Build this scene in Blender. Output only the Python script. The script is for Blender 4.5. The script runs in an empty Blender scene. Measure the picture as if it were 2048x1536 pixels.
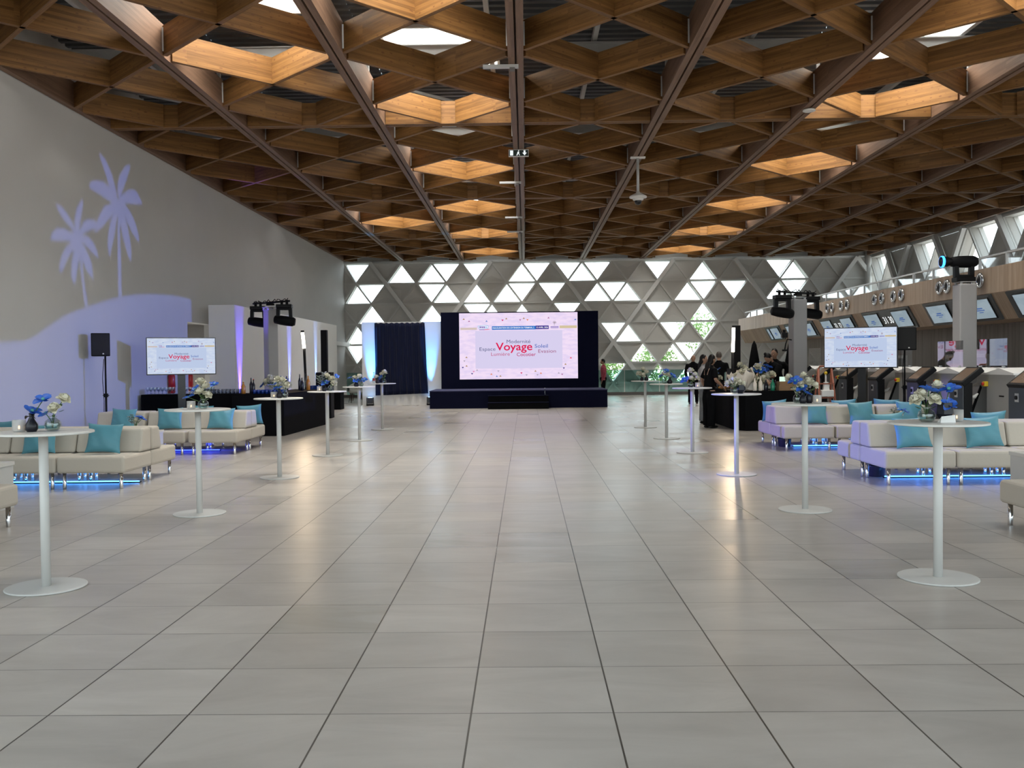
import bpy, bmesh, math, random
from mathutils import Vector, Matrix
R = math.radians
PI = math.pi
rnd = random.Random(7)
S = bpy.context.scene
COL = S.collection
# ------------------------------------------------------------------ camera
cam_d = bpy.data.cameras.new('camera')
cam = bpy.data.objects.new('camera', cam_d)
COL.objects.link(cam)
cam_d.sensor_width = 36.0
cam_d.lens = 36.0 * 1876.4 / 2048.0
cam_d.clip_start = 0.05
cam_d.clip_end = 400
pitch, yaw, roll = 0.022, -0.01447, -0.01067
fw = Vector((math.sin(yaw) * math.cos(pitch), math.cos(yaw) * math.cos(pitch), -math.sin(pitch)))
rt = fw.cross(Vector((0, 0, 1))).normalized()
up = rt.cross(fw)
r2 = rt * math.cos(roll) + up * math.sin(roll)
u2 = -rt * math.sin(roll) + up * math.cos(roll)
m3 = Matrix((r2, u2, -fw)).transposed()
cam.matrix_world = Matrix.Translation((0, 0, 1.475)) @ m3.to_4x4()
S.camera = cam
# ------------------------------------------------------------------ colour and render quality
S.view_settings.view_transform = 'Standard'
S.view_settings.look = 'None'
S.view_settings.gamma = 1
S.view_settings.use_curve_mapping = False
S.view_settings.exposure = 1.15
cy = S.cycles
cy.max_bounces = 7
cy.diffuse_bounces = 4
cy.glossy_bounces = 3
cy.transmission_bounces = 5
cy.transparent_max_bounces = 10
cy.sample_clamp_indirect = 4.0
cy.sample_clamp_direct = 0.0
cy.caustics_reflective = False
cy.caustics_refractive = False
cy.use_denoising = True
cy.use_adaptive_sampling = True
cy.adaptive_threshold = 0.015
# ------------------------------------------------------------------ sky
W = bpy.data.worlds.new('sky')
S.world = W
W.use_nodes = True
wn = W.node_tree
wn.nodes.clear()
wo = wn.nodes.new('ShaderNodeOutputWorld')
wb = wn.nodes.new('ShaderNodeBackground')
wr = wn.nodes.new('ShaderNodeValToRGB')
wt = wn.nodes.new('ShaderNodeTexCoord')
ws = wn.nodes.new('ShaderNodeSeparateXYZ')
wn.links.new(wt.outputs['Generated'], ws.inputs[0])
wn.links.new(ws.outputs['Z'], wr.inputs[0])
wr.color_ramp.elements[0].position = 0.0
wr.color_ramp.elements[0].color = (0.62, 0.60, 0.55, 1)
wr.color_ramp.elements[1].position = 0.06
wr.color_ramp.elements[1].color = (0.81, 0.945, 1.0, 1)
wn.links.new(wr.outputs[0], wb.inputs[0])
wm = wn.nodes.new('ShaderNodeMapRange')          # sky brightened towards the far facade to carry more light into the hall
wm.interpolation_type = 'SMOOTHSTEP'
wm.inputs['From Min'].default_value = -0.1
wm.inputs['From Max'].default_value = 0.75
wm.inputs['To Min'].default_value = 1.25
wm.inputs['To Max'].default_value = 3.1
wn.links.new(ws.outputs['Y'], wm.inputs['Value'])
wn.links.new(wm.outputs[0], wb.inputs[1])
wn.links.new(wb.outputs[0], wo.inputs[0])


# ------------------------------------------------------------------ lamps
def area(name, loc, rot, sx, sy, power, color=(1, 1, 1), spread=180):
    d = bpy.data.lights.new(name, 'AREA')
    d.shape = 'RECTANGLE'
    d.size, d.size_y = sx, sy
    d.energy = power
    d.color = color
    d.spread = R(spread)
    o = bpy.data.objects.new(name, d)
    o.location = loc
    o.rotation_euler = rot
    COL.objects.link(o)
    return o


def spot(name, loc, target, power, angle, color, blend=0.3, radius=0.05):
    d = bpy.data.lights.new(name, 'SPOT')
    d.energy = power
    d.spot_size = R(angle)
    d.spot_blend = blend
    d.color = color
    d.shadow_soft_size = radius
    o = bpy.data.objects.new(name, d)
    o.location = loc
    v = Vector(target) - Vector(loc)
    o.rotation_euler = v.to_track_quat('-Z', 'Y').to_euler()
    COL.objects.link(o)
    return o


# daylight through the roof lights: (bay index, node index)
BX0, BP = -0.1, 2.73
YC, ML = 18.63, 2.807
ZB = 6.2
SKY = [(-1, k) for k in (-4, -2, 0, 2, 4, 6, 8)] + [(-2, -1), (-2, 5)] + [(2, k) for k in (-4, -2, 0, 2, 4, 6, 8)]
for b, k in SKY:
    area('roof_daylight', (BX0 + (b + .5) * BP, YC + (k - .5) * ML, 8.1), (0, 0, 0), 1.9, 1.9, 115, (1.0, 0.95, 0.86), 150)


# ------------------------------------------------------------------ materials
def newmat(name):
    m = bpy.data.materials.new(name)
    m.use_nodes = True
    nt = m.node_tree
    return m, nt, nt.nodes['Principled BSDF'], nt.nodes, nt.links


def mat(name, col, rough=.5, metal=0., spec=.5, var=.06, scale=6., bump=0., bscale=60., emit=None, es=1., sheen=0., coat=0.):
    m, nt, p, N, L = newmat(name)
    c = (col[0], col[1], col[2], 1)
    tc = N.new('ShaderNodeTexCoord')
    nz = N.new('ShaderNodeTexNoise')
    nz.inputs['Scale'].default_value = scale
    nz.inputs['Detail'].default_value = 4
    L.new(tc.outputs['Object'], nz.inputs['Vector'])
    mx = N.new('ShaderNodeMix')
    mx.data_type = 'RGBA'
    mx.inputs[6].default_value = tuple(max(0, v * (1 - var)) for v in col) + (1,)
    mx.inputs[7].default_value = tuple(min(1, v * (1 + var)) for v in col) + (1,)
    L.new(nz.outputs['Fac'], mx.inputs[0])
    L.new(mx.outputs[2], p.inputs['Base Color'])
    p.inputs['Roughness'].default_value = rough
    p.inputs['Metallic'].default_value = metal
    p.inputs['Specular IOR Level'].default_value = spec
    if sheen:
        p.inputs['Sheen Weight'].default_value = sheen
    if coat:
        p.inputs['Coat Weight'].default_value = coat
    if bump:
        n2 = N.new('ShaderNodeTexNoise')
        n2.inputs['Scale'].default_value = bscale
        n2.inputs['Detail'].default_value = 3
        L.new(tc.outputs['Object'], n2.inputs['Vector'])
        b = N.new('ShaderNodeBump')
        b.inputs['Strength'].default_value = bump
        b.inputs['Distance'].default_value = .01
        L.new(n2.outputs['Fac'], b.inputs['Height'])
        L.new(b.outputs[0], p.inputs['Normal'])
    if emit:
        p.inputs['Emission Color'].default_value = (emit[0], emit[1], emit[2], 1)
        p.inputs['Emission Strength'].default_value = es
    return m


def glassmat(name, tint=(1, 1, 1), refl=.08, rough=.0):
    m, nt, p, N, L = newmat(name)
    N.remove(p)
    out = N['Material Output']
    t = N.new('ShaderNodeBsdfTransparent')
    t.inputs[0].default_value = tint + (1,)
    g = N.new('ShaderNodeBsdfGlossy')
    g.inputs['Roughness'].default_value = rough
    # Schlick reflectance, the same from both sides of the pane
    lw = N.new('ShaderNodeLayerWeight')
    lw.inputs[0].default_value = .5
    pw = N.new('ShaderNodeMath')
    pw.operation = 'POWER'
    pw.inputs[1].default_value = 5.
    L.new(lw.outputs['Facing'], pw.inputs[0])
    a = N.new('ShaderNodeMath')
    a.operation = 'MULTIPLY_ADD'
    a.inputs[1].default_value = .9
    a.inputs[2].default_value = refl * .5
    a.use_clamp = True
    L.new(pw.outputs[0], a.inputs[0])
    x = N.new('ShaderNodeMixShader')
    L.new(a.outputs[0], x.inputs[0])
    L.new(t.outputs[0], x.inputs[1])
    L.new(g.outputs[0], x.inputs[2])
    L.new(x.outputs[0], out.inputs[0])
    return m


def woodmat(name, c0, c1, knot=(.16, .07, .025), rough=.55, boards=.045, knots=True, gs=1.0):
    """glued spruce: uv.x runs along the board in metres, uv.y across it"""
    m, nt, p, N, L = newmat(name)
    uv = N.new('ShaderNodeUVMap')
    mp = N.new('ShaderNodeMapping')
    mp.inputs['Scale'].default_value = (.7 * gs, 16 * gs, 1)
    L.new(uv.outputs[0], mp.inputs[0])
    nz = N.new('ShaderNodeTexNoise')
    nz.inputs['Scale'].default_value = 2.2
    nz.inputs['Detail'].default_value = 6
    nz.inputs['Distortion'].default_value = .6
    L.new(mp.outputs[0], nz.inputs['Vector'])
    # lamellas
    mb = N.new('ShaderNodeMapping')
    mb.inputs['Scale'].default_value = (.45, 1 / boards, 1)
    L.new(uv.outputs[0], mb.inputs[0])
    sp = N.new('ShaderNodeSeparateXYZ')
    L.new(mb.outputs[0], sp.inputs[0])
    fl = N.new('ShaderNodeMath')
    fl.operation = 'FLOOR'
    L.new(sp.outputs['Y'], fl.inputs[0])
    wn_ = N.new('ShaderNodeTexWhiteNoise')
    wn_.noise_dimensions = '2D'
    cb = N.new('ShaderNodeCombineXYZ')
    fx = N.new('ShaderNodeMath')
    fx.operation = 'FLOOR'
    L.new(sp.outputs['X'], fx.inputs[0])
    L.new(fx.outputs[0], cb.inputs[0])
    L.new(fl.outputs[0], cb.inputs[1])
    L.new(cb.outputs[0], wn_.inputs['Vector'])
    ad = N.new('ShaderNodeMath')
    ad.operation = 'MULTIPLY_ADD'
    ad.inputs[1].default_value = .35
    L.new(wn_.outputs['Value'], ad.inputs[0])
    sb = N.new('ShaderNodeMath')
    sb.operation = 'SUBTRACT'
    sb.inputs[1].default_value = .17
    L.new(nz.outputs['Fac'], sb.inputs[0])
    L.new(sb.outputs[0], ad.inputs[2])
    rp = N.new('ShaderNodeValToRGB')
    rp.color_ramp.elements[0].position = .25
    rp.color_ramp.elements[0].color = c0 + (1,)
    rp.color_ramp.elements[1].position = .75
    rp.color_ramp.elements[1].color = c1 + (1,)
    L.new(ad.outputs[0], rp.inputs[0])
    last = rp.outputs[0]
    if knots:
        mk = N.new('ShaderNodeMapping')
        mk.inputs['Scale'].default_value = (6.5, 13, 1)
        L.new(uv.outputs[0], mk.inputs[0])
        vo = N.new('ShaderNodeTexVoronoi')
        vo.voronoi_dimensions = '2D'
        vo.inputs['Scale'].default_value = 1.0
        L.new(mk.outputs[0], vo.inputs['Vector'])
        kr = N.new('ShaderNodeValToRGB')
        kr.color_ramp.elements[0].position = .16
        kr.color_ramp.elements[0].color = (.95, .95, .95, 1)
        kr.color_ramp.elements[1].position = .28
        kr.color_ramp.elements[1].color = (0, 0, 0, 1)
        sc_ = N.new('ShaderNodeSeparateColor')
        L.new(vo.outputs['Color'], sc_.inputs[0])
        dv = N.new('ShaderNodeMath')
        dv.operation = 'DIVIDE'
        pw = N.new('ShaderNodeMath')
        pw.operation = 'POWER'
        pw.inputs[1].default_value = 1.8
        L.new(sc_.outputs[0], pw.inputs[0])
        L.new(vo.outputs['Distance'], dv.inputs[0])
        L.new(pw.outputs[0], dv.inputs[1])
        L.new(dv.outputs[0], kr.inputs[0])
        kx = N.new('ShaderNodeMix')
        kx.data_type = 'RGBA'
        kx.inputs[7].default_value = knot + (1,)
        L.new(kr.outputs[0], kx.inputs[0])
        L.new(last, kx.inputs[6])
        last = kx.outputs[2]
    L.new(last, p.inputs['Base Color'])
    p.inputs['Roughness'].default_value = rough
    p.inputs['Specular IOR Level'].default_value = .3
    return m


# ------------------------------------------------------------------ mesh builder
class MB:
    def __init__(s):
        s.v, s.f, s.uv, s.mi, s.sm = [], [], [], [], []
        s.cur = 0

    def face(s, idx, uv=None, smooth=False):
        s.f.append(tuple(idx))
        s.uv.append(uv if uv else [(0, 0)] * len(idx))
        s.mi.append(s.cur)
        s.sm.append(smooth)

    def quad(s, a, b, c, d, uv=None):
        n = len(s.v)
        s.v += [tuple(a), tuple(b), tuple(c), tuple(d)]
        if uv is None:
            A, B, Dd = Vector(a), Vector(b), Vector(d)
            l, h = (B - A).length, (Dd - A).length
            uv = [(0, 0), (l, 0), (l, h), (0, h)]
        s.face((n, n + 1, n + 2, n + 3), uv)

    def box(s, x0, x1, y0, y1, z0, z1, M=None):
        if x1 < x0: x0, x1 = x1, x0
        if y1 < y0: y0, y1 = y1, y0
        if z1 < z0: z0, z1 = z1, z0
        P = [Vector((x, y, z)) for z in (z0, z1) for y in (y0, y1) for x in (x0, x1)]
        if M is not None:
            P = [M @ p for p in P]
        n = len(s.v)
        s.v += [tuple(p) for p in P]
        dx, dy, dz = x1 - x0, y1 - y0, z1 - z0
        o = rnd.random() * 40
        for idx, a, b in (((0, 2, 3, 1), dy, dx), ((4, 5, 7, 6), dx, dy), ((0, 1, 5, 4), dx, dz), ((2, 6, 7, 3), dz, dx), ((0, 4, 6, 2), dz, dy), ((1, 3, 7, 5), dy, dz)):
            if a >= b:
                uv = [(o, o), (o + a, o), (o + a, o + b), (o, o + b)]
            else:
                uv = [(o, o), (o, o + a), (o + b, o + a), (o + b, o)]
            s.face([n + i for i in idx], uv)

    def bar(s, p0, p1, w, h, upv=(0, 0, 1), drop=0):
        """square bar from p0 to p1, w across, h along up; top at the line minus drop"""
        p0, p1 = Vector(p0), Vector(p1)
        d = p1 - p0
        L = d.length
        d.normalize()
        u = Vector(upv)
        r = d.cross(u)
        if r.length < 1e-6:
            r = d.cross(Vector((1, 0, 0)))
        r.normalize()
        u = r.cross(d)
        M = Matrix((r, d, u)).transposed().to_4x4()
        M.translation = p0
        s.box(-w / 2, w / 2, 0, L, -h / 2 - drop, h / 2 - drop, M)

    def lathe(s, prof, c=(0, 0, 0), seg=24, smooth=True, cap0=True, cap1=True, M=None):
        n = len(s.v)
        for (r, z) in prof:
            for k in range(seg):
                a = 2 * PI * k / seg
                p = Vector((c[0] + r * math.cos(a), c[1] + r * math.sin(a), c[2] + z))
                if M is not None:
                    p = M @ p
                s.v.append(tuple(p))
        for j in range(len(prof) - 1):
            for k in range(seg):
                a, b = n + j * seg + k, n + j * seg + (k + 1) % seg
                s.face((a, b, b + seg, a + seg), None, smooth)
        if cap0:
            s.face([n + k for k in range(seg)][::-1])
        if cap1:
            m = n + (len(prof) - 1) * seg
            s.face([m + k for k in range(seg)])

    def tube(s, pts, r, seg=8, smooth=True, cap=True):
        pts = [Vector(p) for p in pts]
        rr = r if isinstance(r, (list, tuple)) else [r] * len(pts)
        n = len(s.v)
        prev = None
        for i, p in enumerate(pts):
            t = (pts[min(i + 1, len(pts) - 1)] - pts[max(i - 1, 0)])
            if t.length < 1e-9:
                t = Vector((0, 0, 1))
            t.normalize()
            if prev is None:
                a = t.orthogonal().normalized()
            else:
                a = (prev - t * prev.dot(t))
                a = a.normalized() if a.length > 1e-6 else t.orthogonal().normalized()
            prev = a
            b = t.cross(a)
            for k in range(seg):
                th = 2 * PI * k / seg
                s.v.append(tuple(p + (a * math.cos(th) + b * math.sin(th)) * rr[i]))
        for i in range(len(pts) - 1):
            for k in range(seg):
                a_, b_ = n + i * seg + k, n + i * seg + (k + 1) % seg
                s.face((a_, b_, b_ + seg, a_ + seg), None, smooth)
        if cap:
            s.face([n + k for k in range(seg)][::-1])
            m = n + (len(pts) - 1) * seg
            s.face([m + k for k in range(seg)])

    def ball(s, c, r, seg=12, rings=8, M=None):
        rx, ry, rz = r if isinstance(r, (tuple, list)) else (r, r, r)
        n = len(s.v)
        for j in range(1, rings):
            ph = PI * j / rings
            for k in range(seg):
                th = 2 * PI * k / seg
                p = Vector((rx * math.sin(ph) * math.cos(th), ry * math.sin(ph) * math.sin(th), rz * math.cos(ph)))
                if M is not None:
                    p = M @ p
                s.v.append(tuple(p + Vector(c)))
        t, b = Vector((0, 0, rz)), Vector((0, 0, -rz))
        if M is not None:
            t, b = M @ t, M @ b
        s.v.append(tuple(t + Vector(c)))
        s.v.append(tuple(b + Vector(c)))
        T, B = len(s.v) - 2, len(s.v) - 1
        for j in range(rings - 2):
            for k in range(seg):
                a, d = n + j * seg + k, n + j * seg + (k + 1) % seg
                s.face((a, a + seg, d + seg, d), None, True)
        for k in range(seg):
            s.face((T, n + k, n + (k + 1) % seg), None, True)
            m = n + (rings - 2) * seg
            s.face((m + k, B, m + (k + 1) % seg), None, True)

    def prism(s, poly, y0, y1, M=None):
        """polygon in XZ pushed from y0 to y1 (counter-clockwise seen from -y)"""
        n = len(s.v)
        k = len(poly)
        for y in (y0, y1):
            for (x, z) in poly:
                p = Vector((x, y, z))
                if M is not None:
                    p = M @ p
                s.v.append(tuple(p))
        xs = [p[0] for p in poly]
        zs = [p[1] for p in poly]
        s.face([n + i for i in range(k)], [(p[0], p[1]) for p in poly])
        s.face([n + k + i for i in range(k)][::-1], [(p[0], p[1]) for p in poly][::-1])
        for i in range(k):
            j = (i + 1) % k
            l = math.hypot(poly[i][0] - poly[j][0], poly[i][1] - poly[j][1])
            s.face((n + i, n + k + i, n + k + j, n + j), [(0, 0), (y1 - y0, 0), (y1 - y0, l), (0, l)])

    def build(s, name, mats, parent=None, loc=(0, 0, 0), rz=0., bevel=0., bseg=2, subsurf=0, kind=None):
        me = bpy.data.meshes.new(name)
        me.from_pydata(s.v, [], s.f)
        ul = me.uv_layers.new(name='UVMap')
        flat = []
        for uv in s.uv:
            for q in uv:
                flat += [q[0], q[1]]
        ul.data.foreach_set('uv', flat)
        me.polygons.foreach_set('material_index', s.mi)
        me.polygons.foreach_set('use_smooth', s.sm)
        for mm in (mats if isinstance(mats, (list, tuple)) else [mats]):
            me.materials.append(mm)
        me.update()
        o = bpy.data.objects.new(name, me)
        COL.objects.link(o)
        if parent is not None:
            o.parent = parent
        o.location = loc
        o.rotation_euler = (0, 0, rz)
        if bevel:
            b = o.modifiers.new('bevel', 'BEVEL')
            b.width = bevel
            b.segments = bseg
            b.limit_method = 'ANGLE'
            b.angle_limit = R(40)
            b.harden_normals = False
        if subsurf:
            ss = o.modifiers.new('sub', 'SUBSURF')
            ss.levels = ss.render_levels = subsurf
        if kind:
            o['kind'] = kind
        return o


def thing(name, label, cat, loc=(0, 0, 0), rz=0., group=None):
    o = bpy.data.objects.new(name, None)
    o.empty_display_size = .1
    COL.objects.link(o)
    o.location = loc
    o.rotation_euler = (0, 0, rz)
    tag(o, label, cat, group)
    return o


def tag(o, label, cat, group=None, kind=None):
    o['label'] = label
    o['category'] = cat
    if group:
        o['group'] = group
    elif 'group' in o:
        del o['group']
    if kind:
        o['kind'] = kind
    return o


def dup(root, loc, rz=None, label=None, group=None):
    r = root.copy()
    COL.objects.link(r)
    r.location = loc
    if rz is not None:
        r.rotation_euler = (0, 0, rz)
    if label:
        r['label'] = label
    if group:
        r['group'] = group

    def kids(src, dst):
        for ch in list(src.children):
            c = ch.copy()
            COL.objects.link(c)
            c.parent = dst
            c.matrix_parent_inverse = ch.matrix_parent_inverse
            kids(ch, c)
    kids(root, r)
    return r


def struct(o):
    o['kind'] = 'structure'
    return o


def mlink(verts, faces, name, m, parent=None, smooth=True):
    me = bpy.data.meshes.new(name)
    me.from_pydata(verts, [], faces)
    me.materials.append(m)
    me.polygons.foreach_set('use_smooth', [smooth] * len(me.polygons))
    me.update()
    o = bpy.data.objects.new(name, me)
    COL.objects.link(o)
    if parent is not None:
        o.parent = parent
    return o
# ================================================================== SETTING
M_wood = woodmat('spruce_glulam', (.135, .062, .018), (.26, .128, .040))
M_wood_beam = woodmat('spruce_main_beam', (.165, .095, .060), (.24, .145, .095), knots=False)
M_steel = mat('pale_steel', (.55, .56, .56), .4, .2)
M_deck = mat('dark_roof_deck', (.10, .105, .11), .5, .3)
M_white = mat('white_paint', (.80, .79, .77), .6, var=.03, scale=1.2)
M_wall = mat('grey_white_wall', (.565, .562, .555), .75, var=.07, scale=.6, bump=.05, bscale=4)
M_panel = mat('facade_panel', (.60, .595, .57), .55, var=.05, scale=.4)
M_frame = mat('facade_tube', (.74, .75, .74), .45, var=.04)
M_rib = mat('facade_rib', (.64, .64, .62), .5, var=.04)
M_glass = glassmat('clear_glass')
M_tealglass = glassmat('green_balustrade_glass', (.62, .80, .78), .10)
M_black = mat('black_plastic', (.006, .006, .007), .5, spec=.2)
M_chrome = mat('chrome', (.85, .86, .88), .12, 1.)
M_curb = mat('dark_curb', (.16, .15, .145), .6)

# ---- floor: 60 cm porcelain tiles
def floor_material():
    m, nt, p, N, L = newmat('porcelain_tiles')
    tc = N.new('ShaderNodeTexCoord')
    mp = N.new('ShaderNodeMapping')
    mp.inputs['Location'].default_value = (0.2437 / .6, -3.925 / .6, 0)
    mp.inputs['Scale'].default_value = (1 / .6, 1 / .6, 1)
    L.new(tc.outputs['Object'], mp.inputs[0])
    sp = N.new('ShaderNodeSeparateXYZ')
    L.new(mp.outputs[0], sp.inputs[0])
    def mth(op, a, b=None, c=None):
        n = N.new('ShaderNodeMath')
        n.operation = op
        for i, q in enumerate((a, b, c)):
            if q is None: continue
            if isinstance(q, (int, float)): n.inputs[i].default_value = q
            else: L.new(q, n.inputs[i])
        return n.outputs[0]
    ds = []
    fl = []
    for ax in ('X', 'Y'):
        f = mth('FRACT', sp.outputs[ax])
        ds.append(mth('MINIMUM', f, mth('SUBTRACT', 1., f)))
        fl.append(mth('FLOOR', sp.outputs[ax]))
    d = mth('MINIMUM', ds[0], mth('MULTIPLY', ds[1], 1.0))
    grout = mth('MAXIMUM', mth('LESS_THAN', ds[0], .0066), mth('LESS_THAN', ds[1], .0045))
    cb = N.new('ShaderNodeCombineXYZ')
    L.new(fl[0], cb.inputs[0])
    L.new(fl[1], cb.inputs[1])
    wn_ = N.new('ShaderNodeTexWhiteNoise')
    wn_.noise_dimensions = '2D'
    L.new(cb.outputs[0], wn_.inputs['Vector'])
    # veins: stretched noise, turned per tile
    vm = N.new('ShaderNodeVectorMath')
    vm.operation = 'MULTIPLY_ADD'
    L.new(wn_.outputs['Color'], vm.inputs[0])
    vm.inputs[1].default_value = (9, 9, 9)
    L.new(tc.outputs['Object'], vm.inputs[2])
    mv = N.new('ShaderNodeMapping')
    mv.inputs['Rotation'].default_value = (0, 0, R(-24))
    mv.inputs['Scale'].default_value = (.8, 2.1, 1)
    L.new(vm.outputs[0], mv.inputs[0])
    nz = N.new('ShaderNodeTexNoise')
    nz.inputs['Scale'].default_value = 1.3
    nz.inputs['Detail'].default_value = 5
    nz.inputs['Roughness'].default_value = .62
    nz.inputs['Distortion'].default_value = .7
    L.new(mv.outputs[0], nz.inputs['Vector'])
    rp = N.new('ShaderNodeValToRGB')
    rp.color_ramp.elements[0].position = .3
    rp.color_ramp.elements[0].color = (.365, .334, .303, 1)
    rp.color_ramp.elements[1].position = .72
    rp.color_ramp.elements[1].color = (.475, .438, .402, 1)
    L.new(nz.outputs['Fac'], rp.inputs[0])
    hs = N.new('ShaderNodeHueSaturation')
    L.new(rp.outputs[0], hs.inputs['Color'])
    L.new(mth('MULTIPLY_ADD', wn_.outputs['Value'], .17, .91), hs.inputs['Value'])
    mx = N.new('ShaderNodeMix')
    mx.data_type = 'RGBA'
    mx.inputs[7].default_value = (.07, .06, .05, 1)
    L.new(grout, mx.inputs[0])
    L.new(hs.outputs[0], mx.inputs[6])
    L.new(mx.outputs[2], p.inputs['Base Color'])
    L.new(mth('MULTIPLY_ADD', wn_.outputs['Value'], .08, .27), p.inputs['Roughness'])
    p.inputs['Specular IOR Level'].default_value = .42
    return m


M_floor = floor_material()
b = MB()
b.quad((-8.27, -5, 0), (16.2, -5, 0), (16.2, 42.25, 0), (-8.27, 42.25, 0))
b.box(-8.27, 16.2, -5, 42.25, -.3, -.001)
struct(b.build('floor', [M_floor]))
b = MB()
b.box(-8.27, 15.7, 42.25, 42.42, -.3, .13)
struct(b.build('trim_1', M_curb))
b = MB()
b.box(-8.4, 15.9, 42.42, 43.4, -1.3, -1.2)
struct(b.build('lower_floor', M_curb))

# ---- left wall
b = MB()
b.box(-8.55, -8.27, 4.5, 22.9, 0, 7.45)
b.box(-8.55, -8.27, 22.9, 24.9, 2.58, 7.45)
b.box(-8.55, -8.27, 24.9, 43.2, 0, 7.45)
struct(b.build('wall_left', M_wall))
# passage behind the opening in the left wall
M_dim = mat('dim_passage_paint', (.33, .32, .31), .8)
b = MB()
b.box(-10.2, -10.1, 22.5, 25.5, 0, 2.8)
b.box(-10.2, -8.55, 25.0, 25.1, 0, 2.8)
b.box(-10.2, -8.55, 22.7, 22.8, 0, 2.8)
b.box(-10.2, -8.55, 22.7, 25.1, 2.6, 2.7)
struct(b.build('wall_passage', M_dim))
# ledge on the left wall near the far corner
b = MB()
b.box(-8.27, -8.05, 36.5, 43.0, 2.32, 2.5)
struct(b.build('trim_2', M_white))

# ---- white box wall standing in front of the left wall, with a blue up-lit face
b = MB()
b.box(-7.95, -7.3, 23.5, 36.3, 0, 3.02)
o = b.build('partition_wall', M_white)
struct(o)

# ---- back facade: triangular lattice
HX0, HP = -8.43, .692
ROWH = .933
ZT = 6.13
YW = 43.1
LS = 1.0
def lat(h, line):
    return (HX0 + HP * LS * h, ZT - ROWH * LS * line)
WIN = {0: [1, 4, 6, 7, 9, 12, 13, 15, 16, 17, 21, 24, 29, 30], 1: [1, 2, 6, 7, 9, 11, 12, 14, 17, 18, 19, 23, 24, 26, 29, 30],
       2: [2, 6, 9, 10, 12, 15, 21, 24], 3: [1, 18, 19, 22, 24, 7, 13], 4: [1, 20, 22, 23, 8], 5: [18, 21, 23, 5], 6: []}
def tri(h, row):
    up_ = (h + row) % 2 == 0
    if up_:
        return [lat(h, row), lat(h - 1, row + 1), lat(h + 1, row + 1)], True
    return [lat(h - 1, row), lat(h, row + 1), lat(h + 1, row)], False
def inset(T, d):
    # shrink triangle by distance d
    a, b_, c = [Vector((p[0], p[1])) for p in T]
    la, lb, lc = (b_ - c).length, (c - a).length, (a - b_).length
    inc = (a * la + b_ * lb + c * lc) / (la + lb + lc)
    area2 = abs((b_ - a).x * (c - a).y - (b_ - a).y * (c - a).x)
    r = area2 / (la + lb + lc)
    k = 1 - d / r
    return [tuple(inc + (p - inc) * k) for p in (a, b_, c)]
def facade(name, hs, WINS, rows, to3, win0, clipx=None, rv=.45):
    """to3(x,z,depth) -> point; depth grows outwards"""
    wb_ = MB()
    wins = []
    for row in rows:
        for h in hs:
            T, u = tri(h, row)
            xs = [p[0] for p in T]
            if clipx and (min(xs) > clipx[1] or max(xs) < clipx[0]):
                continue
            if clipx:
                T = [(min(max(p[0], clipx[0]), clipx[1]), p[1]) for p in T]
                if (max(p[0] for p in T) - min(p[0] for p in T)) < .2: continue
            isw = h in WINS.get(row, [])
            n = len(wb_.v)
            I = inset(T, .035)
            if isw:
                # reveal going outwards, then frame + glass
                for dep in (0, rv):
                    for p in I: wb_.v.append(tuple(to3(p[0], p[1], dep)))
                for i in range(3):
                    j = (i + 1) % 3
                    wb_.face((n + i, n + j, n + 3 + j, n + 3 + i))
                wins.append((I, row, h))
            else:
                # shallow folded panel
                C = ((I[0][0] + I[1][0] + I[2][0]) / 3, (I[0][1] + I[1][1] + I[2][1]) / 3)
                for p in I: wb_.v.append(tuple(to3(p[0], p[1], .02)))
                wb_.v.append(tuple(to3(C[0], C[1], .02+.018)))
                for i in range(3):
                    j = (i + 1) % 3
                    wb_.face((n + i, n + 3, n + j))
                # backing
                n = len(wb_.v)
                for p in T: wb_.v.append(tuple(to3(p[0], p[1], .16)))
                wb_.face((n, n + 1, n + 2))
            # flat border between the lattice line and the inset
            n = len(wb_.v)
            for p in T: wb_.v.append(tuple(to3(p[0], p[1], 0)))
            for p in I: wb_.v.append(tuple(to3(p[0], p[1], 0)))
            for i in range(3):
                j = (i + 1) % 3
                wb_.face((n + i, n + j, n + 3 + j, n + 3 + i))
    k = win0
    for I, row, h in wins:
        g = MB()
        J = inset(I, .05)
        # frame: three bars
        for i in range(3):
            j = (i + 1) % 3
            g.bar(to3(I[i][0], I[i][1], .3), to3(I[j][0], I[j][1], .3), .03, .05, to3.up)
        f = g.build('window_%d' % k, M_frame)
        struct(f)
        g = MB()
        for dep in (.30, .312):
            for p in I: g.v.append(tuple(to3(p[0], p[1], dep)))
        g.face((0, 1, 2)); g.face((5, 4, 3))
        pn = g.build('window_pane', M_glass, f)
        k += 1
    return wb_, k
def tb(x, z, d): return Vector((x, YW + d, z))
tb.up = (0, 1, 0)
fb, wk = facade('wall_back', range(0, 36), WIN, range(0, 7), tb, 1, (-8.3, 15.85))
# top band, seen as a pale strip under the timber
fb.box(-8.3, 15.85, YW - .02, YW + .1, ZT, 7.45)
fb.box(-8.3, 15.85, YW, YW + .1, -1.3, ZT - ROWH * 7)
struct(fb.build('wall_back', M_panel))
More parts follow.
